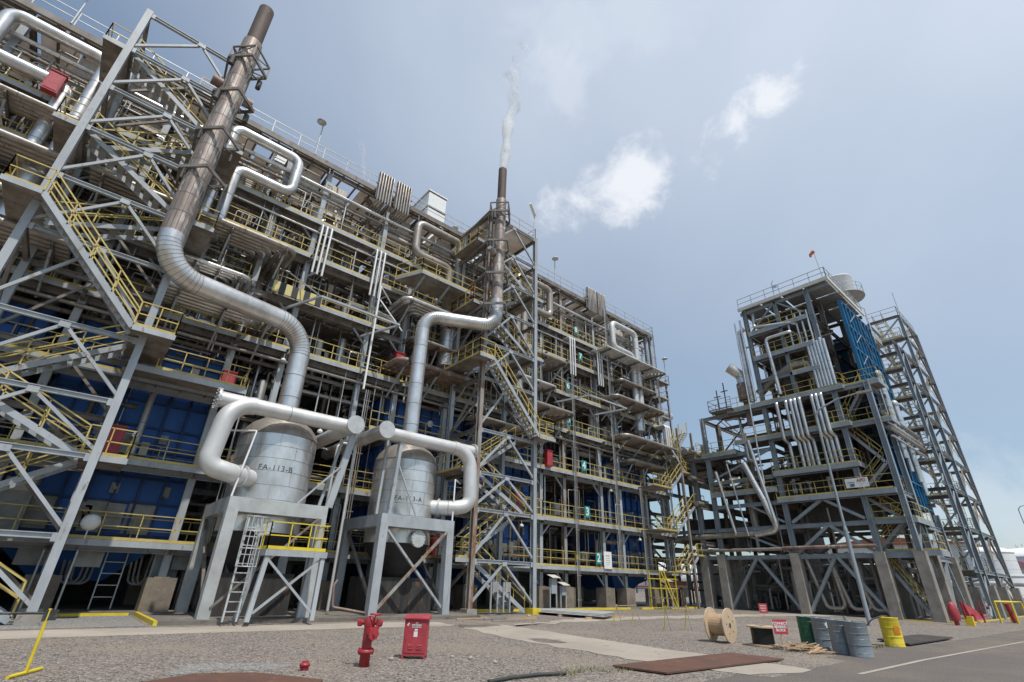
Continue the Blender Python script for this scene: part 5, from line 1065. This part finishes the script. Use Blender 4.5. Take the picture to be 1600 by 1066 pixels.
for k in range(64):
    x = rd.choice((46.6, 47.2, 47.9, 48.3)); y = rd.uniform(10.5, 23); z0 = rd.choice((.2, .2, 4.6, 8.7, 10.9, 14.2, 17.4, 19.6)); z1 = z0+rd.uniform(1.5, 4.2); r = rd.choice((.05, .06, .08, .1, .14))
    if z0 > 17.3: y = rd.uniform(12, 17.5)
    if y > 21: z1 = min(z1, 13)
    p2(MB().tube([(x, y, z0), (x, y, z1), (x, y+rd.choice((-1.4, 1.4)), z1), (x, y+rd.choice((-1, 1)), z1+.8)][:rd.choice((2, 3, 3))], r, 8, bend=.2, arc=3), m=[rd.choice((clad, cladb, cladb, steeld)), seam])
for k in range(26):
    y = rd.uniform(11.8, 17.8); z = rd.choice((8.65, 10.85, 14.1)); x = 46.3; h = rd.uniform(.9, 1.5)
    MB().tube([(x, y, z), (x, y, z+h)], .05, 8).tube([(x, y, z+.4), (x, y, z+.8)], .14, 8).tube([(x, y-.14, z+h), (x, y+.14, z+h)], .12, 8).build('valve', dark if k % 2 else greyp, tp)
# blue cladding on the near right face
bp = thing('blue_cladding', 'bright blue ribbed cladding wall on the right face of the tower', 'cladding', (51, 10, 8))
MB().box(47.2, 55.6, 9.75, 9.9, 7.9, 25.6).build('panel', blue2, bp)
b = MB()
for k in range(9): b.box(47.2+k*1.04, 47.28+k*1.04, 9.63, 9.75, 7.9, 25.6)
for z in (8.0, 9.9, 12.2, 14.2, 16.4, 18.6, 20.8, 23.0, 25.4): b.box(47.2, 55.6, 9.58, 9.63, z-.06, z+.06)
b.build('ribs', blue2, bp)
b = MB()
for k in range(6):
    z = 13+k*2.1; b.bar((48, 9.55, z), (50.4, 9.55, z+1.6), .05).bar((53.2, 9.55, z), (50.7, 9.55, z+1.6), .05)
b.build('bracing_rods', steelb, bp)
MB().box(55.6, 55.75, 9.9, 17, 7.9, 25.6).build('return_panel', blue2, bp)
# pipes on the right face
for x, z0, z1, r, l in ((51.6, 11.8, 19.2, .26, 'left of the two round topped silver vents on the blue cladding'), (54.3, 10.2, 17.0, .26, 'right of the two round topped silver vents on the blue cladding')):
    t = thing('silver_vent', l, 'vent', (x, 9.5, z0)); MB().tube([(x, 9.5, z0), (x, 9.5, z1)], r, 14, seams=1.3).tube([(x+.7, 9.5, z0-1), (x+.7, 9.5, z1-.8)], r*.7, 12, seams=1.3).build('pipe', [clad, seam], t); MB().lathe((x, 9.5, z1), [(r, 0), (r*1.2, .05), (r*1.2, .3), (r*.9, .5), (0, .65)], 14).build('cap', galv, t)
t = thing('side_pipes', 'sloping looking horizontal pipes along the right face of the tower', 'pipes', (52, 9, 14))
for i, (z, r) in enumerate(((14.6, .16), (13.9, .13), (13.4, .16), (12.7, .1))): MB().tube([(46.8, 9.1-.05*i, z), (57.5, 9.1-.05*i, z), (57.5, 10.5, z)], r, 10, bend=.4, seams=2).build('pipe', [clad if i % 2 else cladb, seam], t)
# roof chimney with round gallery
t = thing('roof_chimney', 'short white chimney with a round gallery beside the right tower roof', 'chimney', (56, 11.1, 25.2), )
MB().lathe((56, 11.1, 0), [(.75, 25.2), (.75, 29.8), (1.2, 30.4), (1.25, 32.2), (1.33, 32.3), (1.25, 32.4), (1.15, 32.4), (1.1, 31)], 28).build('shaft', white, t)
MB().lathe((56, 11.1, 0), [(.7, 29.8), (1.95, 29.85), (1.95, 30.0), (.7, 30.0)], 28).build('gallery', greyp, t)
b = MB(); ring = [(56+1.9*cos(a), 11.1+1.9*sin(a)) for a in [k*pi/9 for k in range(19)]]
for h in (.55, 1.05): b.tube([(x, y, 30.0+h) for x, y in ring], .025, 6, caps=False)
for x, y in ring[:-1:2]: b.bar((x, y, 30.0), (x, y, 31.05), .05)
b.build('gallery_rail', galv, t)
t = thing('windsock', 'small orange windsock on a thin mast on the tower roof corner', 'windsock', (45.8, 10.1, 27.4)); MB().tube([(45.8, 10.1, 27.4), (45.7, 10.2, 30.6)], .03, 6).build('mast', galv, t); MB().tube([(45.7, 10.2, 30.5), (45.6, 10.5, 30.2), (45.6, 10.5, 30.0)], .17, 12, r2=.09).build('sock', orange, t)
t = thing('aviation_light', 'small light bracket on the roof edge of the right tower', 'light', (45.6, 14.4, 27.4)); MB().tube([(45.6, 14.4, 27.4), (45.6, 14.4, 28.9), (45.6, 14.2, 29.1)], .04, 6).bar((45.6, 14.0, 28.4), (45.6, 14.4, 28.4), .1, .3).build('bracket', galv, t)
# bent silver vent on the left
t = thing('bent_vent', 'rusty and silver vent pipe with its open end bent over left of the right tower', 'vent', (46.2, 19.3, 17.2)); MB().tube([(46.2, 19.3, 15.5), (46.2, 19.3, 18.2)], .28, 16).build('neck', cladr, t)
MB().tube([(46.2, 19.3, 18.0), (46.2, 19.3, 19.7)], .62, 24).build('drum', cladr, t); MB().tube([(46.2, 19.3, 19.7), (46.2, 19.35, 20.6), (45.4, 20.1, 21.5)], .50, 22, bend=.6, caps=False, seams=.6).build('bend', [clad, seam], t); MB().disc((45.5, 20.0, 21.37), (45.47, 20.03, 21.41), .47).build('dark_mouth', dark, t)
t = thing('side_gallery', 'small open gallery on struts left of the bent vent', 'gallery', (46, 21.5, 17)); MB().box(45, 48, 20.3, 22.6, 17.2, 17.27).build('deck', steeld, t); MB().rail([(45, 22.6, 17.3), (45, 20.3, 17.3)], w=.04).rail([(48, 22.6, 17.3), (45, 22.6, 17.3)], w=.04).build('railing', steeld, t); MB().bar((45.3, 22.5, 17.1), (45.9, 21, 15.2), .07).bar((47.5, 22.5, 17.1), (47.5, 21, 15.2), .07).build('strut', steeld, t)
for y, h in ((22.0, 2.4), (21.2, 3.0)): MB().bar((46, y, 17.3), (46, y, 17.3+h), .08).bar((46, y-.35, 17.3+h*.7), (46, y+.35, 17.3+h*.7), .08).build('mast', dark, t)
t = thing('site_sign', 'white board with red letters on the railing of the right tower', 'sign', (45.4, 12.3, 9.3)); MB().box(45.42, 45.46, 11.1, 12.65, 8.9, 9.6).build('board', white, t)
text_mb('APD', .32, lambda x, y, z: (45.415-z, 11.55-x, 9.4+y), bold=.006).build('lettering', redf, t); text_mb('-----', .12, lambda x, y, z: (45.415-z, 11.55-x, 9.14+y)).build('lettering', redf, t)
MB().box(45.405, 45.415, 12.05, 12.35, 8.98, 9.2).box(45.405, 45.415, 12.0, 12.5, 9.28, 9.33).build('blue_mark', drumbl, t)
# yellow stair in the middle of the tower side, seen through the frame
t = thing('tower_stairs', 'yellow railed stairs zigzagging up inside the right tower frame', 'stairs', (47.5, 10.2, 0))
for i, (za, zb) in enumerate(((.1, 4.4), (4.4, 6.6), (6.6, 8.65), (8.65, 10.85), (10.85, 14.1), (14.1, 17.25))):
    flight(t, (9.9 if i % 2 == 0 else 12.2), za, (12.2 if i % 2 == 0 else 9.9), zb, 46.9, 47.7, mr=yel, ax=1)
# second, separate stair tower on the far right
def far_tower():
    t = thing('stair_tower', 'tall lean grey stair tower behind the blue cladding at the right edge', 'stair tower', (65, 8.3, 0)); X = (59.5, 65, 72.3); Y = (8.3, 11.3); top = 30.3
    for x in X:
        for y in Y:
            MB().prism([(x-.45, y-.4), (x+.45, y-.4), (x+.45, y+.4), (x-.45, y+.4)], 0, 2.4).build('footing', conc, t); MB().hsec((x, y, 2.4), (x, y, top if x > 60 else 24), .3, .3, up=(0, 1, 0)).build('column', steelb, t)
    Z = [3.4, 6.9, 10.3, 13.7, 17.1, 20.5, 23.9, 27.3, 30.2]
    for i, z in enumerate(Z):
        xa = 59.5 if z < 25 else 65
        for y in Y: MB().hsec((xa, y, z), (72.3, y, z), .2, .28).build('beam', steelb, t)
        if z < 25:
            for y in Y: MB().hsec((55.9, y, z), (59.5, y, z), .16, .24).bar((56.4, y, z-3.2), (59.5, y, z-.2), .1).build('link_beam', steelb, t)
        for x in X:
            if x > 60 or z < 25: MB().hsec((x, 8.3, z), (x, 11.3, z), .2, .3).build('side_beam', steeld, t)
        zp = Z[i-1] if i else 2.5
        MB().bar((65, 11.3, zp), (65, 8.3, z-.2), .14).build('brace', steelb, t); MB().bar((72.3, 8.3, zp), (68.6, 8.3, z-.2), .16).bar((65.2, 8.3, zp), (68.6, 8.3, z-.2), .12).build('brace', steeld, t)
        g = MB(); g.add([(70.3, 8.5, z-1.3), (71.7, 8.5, z-.3), (71.7, 8.5, z-2.0), (70.3, 8.56, z-1.3), (71.7, 8.56, z-.3), (71.7, 8.56, z-2.0)], [(0, 2, 1), (3, 4, 5), (0, 1, 4, 3), (1, 2, 5, 4), (2, 0, 3, 5)]); g.build('gusset_plate', white, t)
        if z < 29:
            d = MB().box(64.3, 65.6, 8.5, 11.2, z-.05+.2, z+.2).build('landing', galv, t); MB().rail([(64.3, 8.55, z+.2), (65.5, 8.55, z+.2)], sp=1).rail([(64.3, 11.1, z+.2), (64.3, 8.55, z+.2)], sp=1).build('railing', yel, d)
            if i+1 < len(Z): flight(t, 65.5, z+.2, 69.5, (z+Z[i+1])/2+.2, 8.5, 9.4, ms=galv); flight(t, 69.5, (z+Z[i+1])/2+.2, 65.5, Z[i+1]+.2, 9.9, 10.8, ms=galv)
    for y in Y: MB().hsec((57.2, y, 0), (57.2, y, 24), .26, .26, up=(0, 1, 0)).build('column', steelb, t)
    MB().rail([(65, 11.3, 30.4), (65, 8.3, 30.4), (72.3, 8.3, 30.4)], w=.05, toe=False).build('top_railing', galv, t); MB().tube([(66.5, 8.3, 30.4), (66.5, 8.3, 34)], .04, 6).build('mast', galv, t)
    return t
far_tower()
t = thing('floodlight', 'floodlight arm over the roof of the right tower behind the chimney', 'floodlight', (56, 10, 26)); MB().tube([(57, 9.8, 24.5), (57, 9.8, 28.6), (56.6, 10.2, 28.9)], .05, 6).build('pole', galv, t); MB().cbox((56.4, 10.3, 28.9), (.7, .4, .14)).build('lamp_head', white, t)
MB().box(55.4, 60, 9.9, 15, 25.0, 25.2).box(55.4, 60, 9.8, 9.9, 25.2, 25.9).build('side_roof', greyp, tw)
# link pipe bridge between the two plants
lb = thing('pipe_bridge', 'low pipe bridge with valves and silver pipes linking the two plants', 'pipe bridge', (51, 27, 13))
for x, y in ((49, 24.6), (54, 24.6), (49, 31), (56, 31)): MB().prism([(x-.4, y-.4), (x+.4, y-.4), (x+.4, y+.4), (x-.4, y+.4)], 0, 4.3).build('pier', conc, lb); MB().hsec((x, y, 4.3), (x, y, 13.3), .3, .3, up=(0, 1, 0)).build('column', steeld, lb)
for z in (5.2, 8.4, 10.8, 13.1): MB().hsec((44.5, 24.6, z), (56, 24.6, z), .2, .35).hsec((44.5, 31, z), (58, 31, z), .2, .35).build('beam', steeld, lb)
for i, (y, z, r, m_) in enumerate(((25.0, 13.7, .2, cladb), (25.6, 13.8, .32, cladb), (26.6, 14.0, .45, cladw), (28, 13.8, .3, clad), (29, 13.7, .2, cladb), (30, 14.1, .4, cladb), (25.4, 11.2, .25, cladb), (27, 11.3, .3, cladb), (25, 8.8, .2, cladb), (26, 8.9, .3, steeld), (28, 5.7, .3, cladb))): MB().tube([(44.6, y, z), (60, y, z)], r, 12, seams=2).build('pipe', [m_, seam], lb)
rd = random.Random(77)
for k in range(26): x = rd.uniform(45.2, 55); y = rd.uniform(24.6, 29); h = rd.uniform(.8, 2.2); MB().tube([(x, y, 13.5), (x, y, 13.5+h)], .07, 8).tube([(x-.2, y, 13.4+h), (x+.2, y, 13.4+h)], .16, 8).tube([(x, y, 14.2), (x, y, 14.7)], .2, 8).build('valve', cladr if k % 3 == 0 else cladb, lb)
MB().rail([(44.8, 24.4, 13.4), (56, 24.4, 13.4)], sp=1).build('railing', yel, lb); MB().box(44.8, 56, 24.4, 31, 13.3, 13.35).build('deck', grating, lb)
# small frame standing left of the tower
fr = thing('steel_gantry', 'bare grey steel frame standing left of the right tower above the piers', 'steel frame', (46, 23.9, 13))
MB().hsec((45.9, 24.0, 13), (45.9, 24.0, 17.1), .3, .3, up=(0, 1, 0)).build('post', steelb, fr); MB().hsec((49, 24.0, 13), (49, 24.0, 17.1), .3, .3, up=(0, 1, 0)).build('post', steeld, fr); MB().bar((45.9, 24, 17.1), (49, 21, 17.1), .12).bar((49, 24, 17.1), (46, 21, 17.1), .12).bar((49, 23.9, 14), (49, 20.5, 17), .12).build('tie', steeld, fr)
# ground pipes and covers round the tower foot
for i, (y, l) in enumerate(((14.3, 'first looped pipe rising at the tower foot behind the lamp post'), (16.0, 'second looped pipe at the tower foot left of the lamp post'), (12.9, 'third looped pipe at the tower foot right of the lamp post'))):
    MB().tube([(46.3, y+1.2, 4.4), (46.3, y+.3, .5), (46.3, y-1.0, .5), (46.3, y-.6, 4.2)], .14, 10, bend=.4, seams=1.5).build('foot_pipe', [cladb, seam], base=(46.3, y, .5), label=l, cat='pipe')
for x, y, s, l in ((42.6, 8.0, 1, 'upright red canvas cover on the fire monitor by the tower leg'), (48.5, 8.1, -1, 'slanting red canvas cover on the second fire monitor at the tower leg')):
    t = thing('fire_monitor', l, 'fire monitor', (x, y, 0)); b = MB()
    if s > 0: b.lathe((x, y, 0), [(.22, .25), (.28, .5), (.25, .85), (.18, 1.1), (.08, 1.25), (0, 1.27)], 9)
    else: b.add([(x-.1, y+.5, .4), (x-.1, y+.3, 1.2), (x+.15, y+.5, 1.0), (x+1.0, y-.6, .3), (x+.3, y-.2, .2), (x+.5, y+.4, .35), (x-.2, y+.1, .25)], [(0, 1, 2), (1, 3, 2), (1, 6, 4), (1, 4, 3), (2, 3, 5), (0, 2, 5), (0, 5, 4, 6), (0, 6, 1), (3, 4, 5)])
    b.build('canvas_cover', redf, t); MB().tube([(x, y, 0), (x, y, .5)], .12, 12).tube([(x+.7, y-.4, 0), (x+.5, y-.4, 1.3)], .05, 8).build('pipe', red, t); 
MB().box(43.2, 43.6, 7.3, 7.7, 0, .5).build('box', yelb, bpy.data.objects['fire_monitor'])
t = thing('yellow_guard', 'yellow pipe guard rail round a red standpipe at the right edge', 'guard rail', (52, 6.8, 0))
for x, y in ((50.2, 7.0), (53.0, 6.8), (50.6, 6.2), (53.4, 6.0)): MB().tube([(x, y, 0), (x, y, 1.3)], .06, 8).build('post', yelb, t)
MB().tube([(50.2, 7.0, 1.3), (53.0, 6.8, 1.3), (53.4, 6.0, 1.3), (50.6, 6.2, 1.3), (50.2, 7.0, 1.3)], .06, 8).build('rail', yelb, t); MB().tube([(51.9, 6.5, 0), (51.7, 6.6, 1.2)], .14, 10).build('standpipe', red, t)
# ================================================================== background beyond
def tank(c, r, h, dome, lab, nm='storage_tank'):
    t = thing(nm, lab, 'tank', c); b = MB().lathe(c, [(r, 0), (r, h)], 64)
    for k in range(1, 6): b.lathe(c, [(r, h*k/6-.04), (r+.05, h*k/6), (r, h*k/6+.04)], 64)
    b.build('shell', wtank, t); MB().lathe(c, [(r+.15, h-.1), (r+.15, h+.15), (r*.92, h+dome*.35), (r*.7, h+dome*.7), (r*.4, h+dome*.92), (0, h+dome)], 64).build('dome_roof', white, t)
    rr = MB(); n = 14
    for k in range(n): a = 2*pi*k/n; x, y = c[0]+r*.4*cos(a), c[1]+r*.4*sin(a); rr.bar((x, y, h+dome*.9), (x, y, h+dome*.9+1.6), .18)
    rr.build('roof_fittings', greyp, t)
    return t
tank((322, 18, 0), 32, 16, 5, 'large white domed storage tank in the distance at the right edge')
t = tank((190, 24, 0), 5, 12, 1.5, 'tall slim white tank seen behind the far stair tower')
tank((165, 44, 0), 5, 8, 2, 'small white tank seen low between the piers of the far stair tower')
def hall(x0, x1, y0, y1, h, lab, mw, mr):
    t = thing('plant_building', lab, 'building', ((x0+x1)/2, y0, 0)); MB().box(x0, x1, y0, y1, 0, h).build('wall', mw, t); ym = (y0+y1)/2
    MB().add([(x0-1, y0-1, h), (x1+1, y0-1, h), (x1+1, ym, h+3), (x0-1, ym, h+3), (x0-1, y1+1, h), (x1+1, y1+1, h)], [(0, 1, 2, 3), (3, 2, 5, 4), (0, 3, 4), (1, 5, 2), (0, 4, 5, 1)]).build('roof', mr, t)
    for k in range(int((x1-x0)/6)): MB().box(x0+2+k*6, x0+4.5+k*6, y0-.05, y0+.05, h*.45, h*.75).build('window', dark, t)
    for k in range(int((y1-y0)/6)): MB().box(x0-.05, x0+.05, y0+2+k*6, y0+4.5+k*6, h*.45, h*.75).build('window', dark, t)
hall(240, 270, 34, 84, 18, 'pale building with a red tiled roof behind the far stair tower', wall_c, redr)
hall(250, 300, 2, 20, 9, 'low building with a pink sheet roof at the right edge', wall_c, pinkr)
hall(232, 242, 20, 30, 10, 'low pink roofed hall just left of the big white tank foot', wall_c, pinkr)
pr = thing('pipe_way', 'low white pipe rack running across behind the towers', 'pipe rack', (110, 40, 0))
for k in range(16): y = 2+k*8; MB().hsec((112, y, 0), (112, y, 4.2), .3, .3, up=(0, 1, 0)).hsec((116, y, 0), (116, y, 4.2), .3, .3, up=(0, 1, 0)).hsec((111.5, y, 3.0), (116.5, y, 3.0), .3, .3).build('trestle', steeld, pr)
for i, (x, z, r, m_) in enumerate(((112, 3.4, .3, cladw), (113, 3.4, .25, clad), (114, 3.4, .3, cladw), (115, 3.4, .35, clad), (112.3, 4.4, .2, cladw), (114.2, 4.5, .3, cladw), (115.5, 1.2, .3, cladw))): MB().tube([(x, -30, z), (x, 150, z)], r, 8).build('pipe', m_, pr)
MB().tube([(78, -2, .5), (78, 36, .5)], .16, 10).build('fire_main', red, base=(78, 10, .9), label='long red fire main running low behind the tower piers', cat='pipe')
MB().tube([(95, 42, 1.6), (95, 75, 1.6)], .14, 10).build('red_pipeline', redf, base=(95, 50, 2), label='red pipeline low in the gap between the two plants', cat='pipe')
t = thing('bullet_tank', 'white horizontal tank low between the two plants', 'tank', (88, 56, 0)); MB().tube([(80, 55, 3.6), (92, 55, 3.6)], 1.9, 24).lathe((80, 55, 3.6), [(1.9, 0), (1.4, -.7), (0, -1)], 20, axis='x').build('shell', wtank, t)
for x in (82, 90): MB().box(x-.3, x+.3, 54, 56, 0, 2).build('saddle', conc, t)
rd = random.Random(9)
def tree(x, y, h, l):
    t = thing('far_tree', l, 'tree', (x, y, 0), 'trees beyond the plant'); MB().tube([(x, y, 0), (x+.2, y, h*.5)], .3, 8, r2=.15).build('trunk', wood, t); b = MB()
    for k in range(420):
        u = V((rd.gauss(0, 1), rd.gauss(0, 1), rd.gauss(0, 1))).normalized()*rd.random()**.4; q = V((x, y, h*.66)) + V((u.x*h*.36, u.y*h*.36, u.z*h*.33)) + V((sin(k)*.5, cos(k*1.7)*.5, 0)); s = rd.uniform(.25, .55); d1 = V((rd.uniform(-1, 1), rd.uniform(-1, 1), rd.uniform(-.6, .6))).normalized()*s; d2 = d1.orthogonal().normalized()*s
        b.add([q-d1, q+d2, q+d1, q-d2], [(0, 1, 2, 3)])
    b.build('crown', leafm, t)
for i, (x, y, h) in enumerate(((212, 17, 9), (215, 12, 7), (208, 22, 7.5), (205, 6, 6))): tree(x, y, h, ['tallest far tree beneath the big white tank', 'second far tree right of the tallest one', 'far tree left of the tallest one near the pink hall', 'lowest far tree at the very right edge'][i])
# distant skyline of smaller plant seen through the legs
for i, (x, y, w, h) in enumerate(((140, 95, 14, 9), (150, 130, 20, 12), (170, 75, 12, 7))):
    t = thing('distant_plant', ['low pale plant building seen between the tower piers', 'farther plant block seen through the gap between the plants', 'small plant block right of the gap seen through the tower legs'][i], 'building', (x, y, 0)); MB().box(x, x+w, y, y+w, 0, h).build('wall', wall_c, t); MB().box(x-.5, x+w+.5, y-.5, y+w+.5, h, h+.5).build('roof', greyp, t)
    for k in range(4): MB().box(x-.06, x+.05, y+1+k*w/4, y+1+k*w/4+w/8, h*.4, h*.7).build('window', dark, t)
# steam from the right stack and a thin wisp beyond the roof
def steam(name, lab, c, H, r0, r1, lx, ly, al, wob):
    """vapour as nested, very thin white veils round a wavering axis; each veil is torn by noise and thins with height"""
    m_ = bpy.data.materials.new(name+'_veil'); m_.use_nodes = True; N = m_.node_tree.nodes; L = m_.node_tree.links; N.remove(N['Principled BSDF'])
    tc = N.new('ShaderNodeTexCoord'); sp = N.new('ShaderNodeSeparateXYZ'); L.new(tc.outputs['Object'], sp.inputs[0])
    ns = N.new('ShaderNodeTexNoise'); ns.inputs['Scale'].default_value = .7; ns.inputs['Detail'].default_value = 4; ns.inputs['Roughness'].default_value = .5; ns.inputs['Distortion'].default_value = .5; L.new(tc.outputs['Object'], ns.inputs['Vector'])
    f = N.new('ShaderNodeMapRange'); f.inputs[2].default_value = H; f.inputs[3].default_value = .26; f.inputs[4].default_value = -.36; L.new(sp.outputs[2], f.inputs[0])
    ad = N.new('ShaderNodeMath'); L.new(ns.outputs[0], ad.inputs[0]); L.new(f.outputs[0], ad.inputs[1])
    r = N.new('ShaderNodeMapRange'); r.interpolation_type = 'SMOOTHSTEP'; r.inputs[1].default_value = .30; r.inputs[2].default_value = .78; r.inputs[4].default_value = al; L.new(ad.outputs[0], r.inputs[0])
    d = N.new('ShaderNodeBsdfDiffuse'); d.inputs[0].default_value = (.95, .95, .95, 1); tl = N.new('ShaderNodeBsdfTranslucent'); tl.inputs[0].default_value = (.95, .95, .95, 1); mx = N.new('ShaderNodeMixShader'); L.new(d.outputs[0], mx.inputs[1]); L.new(tl.outputs[0], mx.inputs[2])
    tr = N.new('ShaderNodeBsdfTransparent'); m2 = N.new('ShaderNodeMixShader'); L.new(r.outputs[0], m2.inputs[0]); L.new(tr.outputs[0], m2.inputs[1]); L.new(mx.outputs[0], m2.inputs[2]); L.new(m2.outputs[0], N['Material Output'].inputs[0])
    b = MB(); n = 14; K = 26
    for q in (.45, 1.0):
        vs = []
        for i in range(K+1):
            u = i/K; z = H*u; x = lx*z+wob*u*sin(z*.8+q)+wob*.5*u*sin(z*2.1+q*3); y = ly*z+wob*.5*u*cos(z*.9); rr = (r0+(r1-r0)*u)*q*(1+.25*sin(z*1.7+q*5)*min(1, z))
            vs += [(c[0]+x+rr*cos(2*pi*k/n), c[1]+y+rr*sin(2*pi*k/n), c[2]+z) for k in range(n)]
        b.add(vs, [(i*n+k, i*n+(k+1) % n, (i+1)*n+(k+1) % n, (i+1)*n+k) for i in range(K) for k in range(n)], 0, True)
    b.build(name, m_, base=c, label=lab, cat='steam', kind='stuff')
steam('steam', 'thin white steam drifting up from the right exhaust stack', (17.75, 22.8, 31.25), 22, .30, .85, .10, .03, .8, .6)
steam('steam_wisp', 'faint wisp of steam above the roof left of the tube comb', (10.4, 33, 33.0), 6, .12, .4, -.24, 0, .22, .3)
gp = thing('ground_pipework', 'dark tangle of pipes and pumps on the ground between the right tower piers', 'pipework', (51, 16, 0)); rd = random.Random(55)
for k in range(70):
    x = rd.uniform(47.2, 57); y = rd.uniform(10.5, 30); z = rd.uniform(.4, 3.8); r = rd.choice((.06, .09, .14, .2)); L = rd.uniform(1.5, 6); m_ = rd.choice((steeld, cladb, dark, steeld))
    if k % 3 == 0: MB().tube([(x, y, .1), (x, y, 4.4)], r, 8).build('pipe', m_, gp)
    elif k % 3 == 1: MB().tube([(x, y-L/2, z), (x, y+L/2, z), (x, y+L/2, 4.4)], r, 8, bend=.3, arc=3).build('pipe', m_, gp)
    else: MB().tube([(x-1.5, y, .2), (x-1.5, y, z), (x+1.5, y, z), (x+1.5, y+1, z)], r, 8, bend=.3, arc=3).build('pipe', m_, gp)
for k in range(12):
    x = rd.uniform(49, 57); y = 11+k*1.6; MB().box(x-.6, x+.6, y-.35, y+.35, 0, .45).tube([(x-.5, y, .8), (x+.6, y, .8)], .35, 12).tube([(x, y, .8), (x, y, 1.7)], .16, 8).build('pump', dark if k % 2 else greyp, gp)
MB().box(58.5, 58.7, 14, 33, 0, 4.0).build('rear_screen', steeld, gp)
# ================================================================== air
def haze():
    m_ = bpy.data.materials.new('haze_volume'); m_.use_nodes = True; N = m_.node_tree.nodes; L = m_.node_tree.links; N.remove(N['Principled BSDF'])
    pv = N.new('ShaderNodeVolumePrincipled'); pv.inputs['Color'].default_value = (.86, .92, 1, 1); pv.inputs['Density'].default_value = HAZE; pv.inputs['Anisotropy'].default_value = .1; L.new(pv.outputs[0], N['Material Output'].inputs['Volume'])
    MB().box(-1510, 2510, -610, 2510, -1, 60).build('haze', m_, kind='stuff')
HAZE = 0
if HAZE: haze()
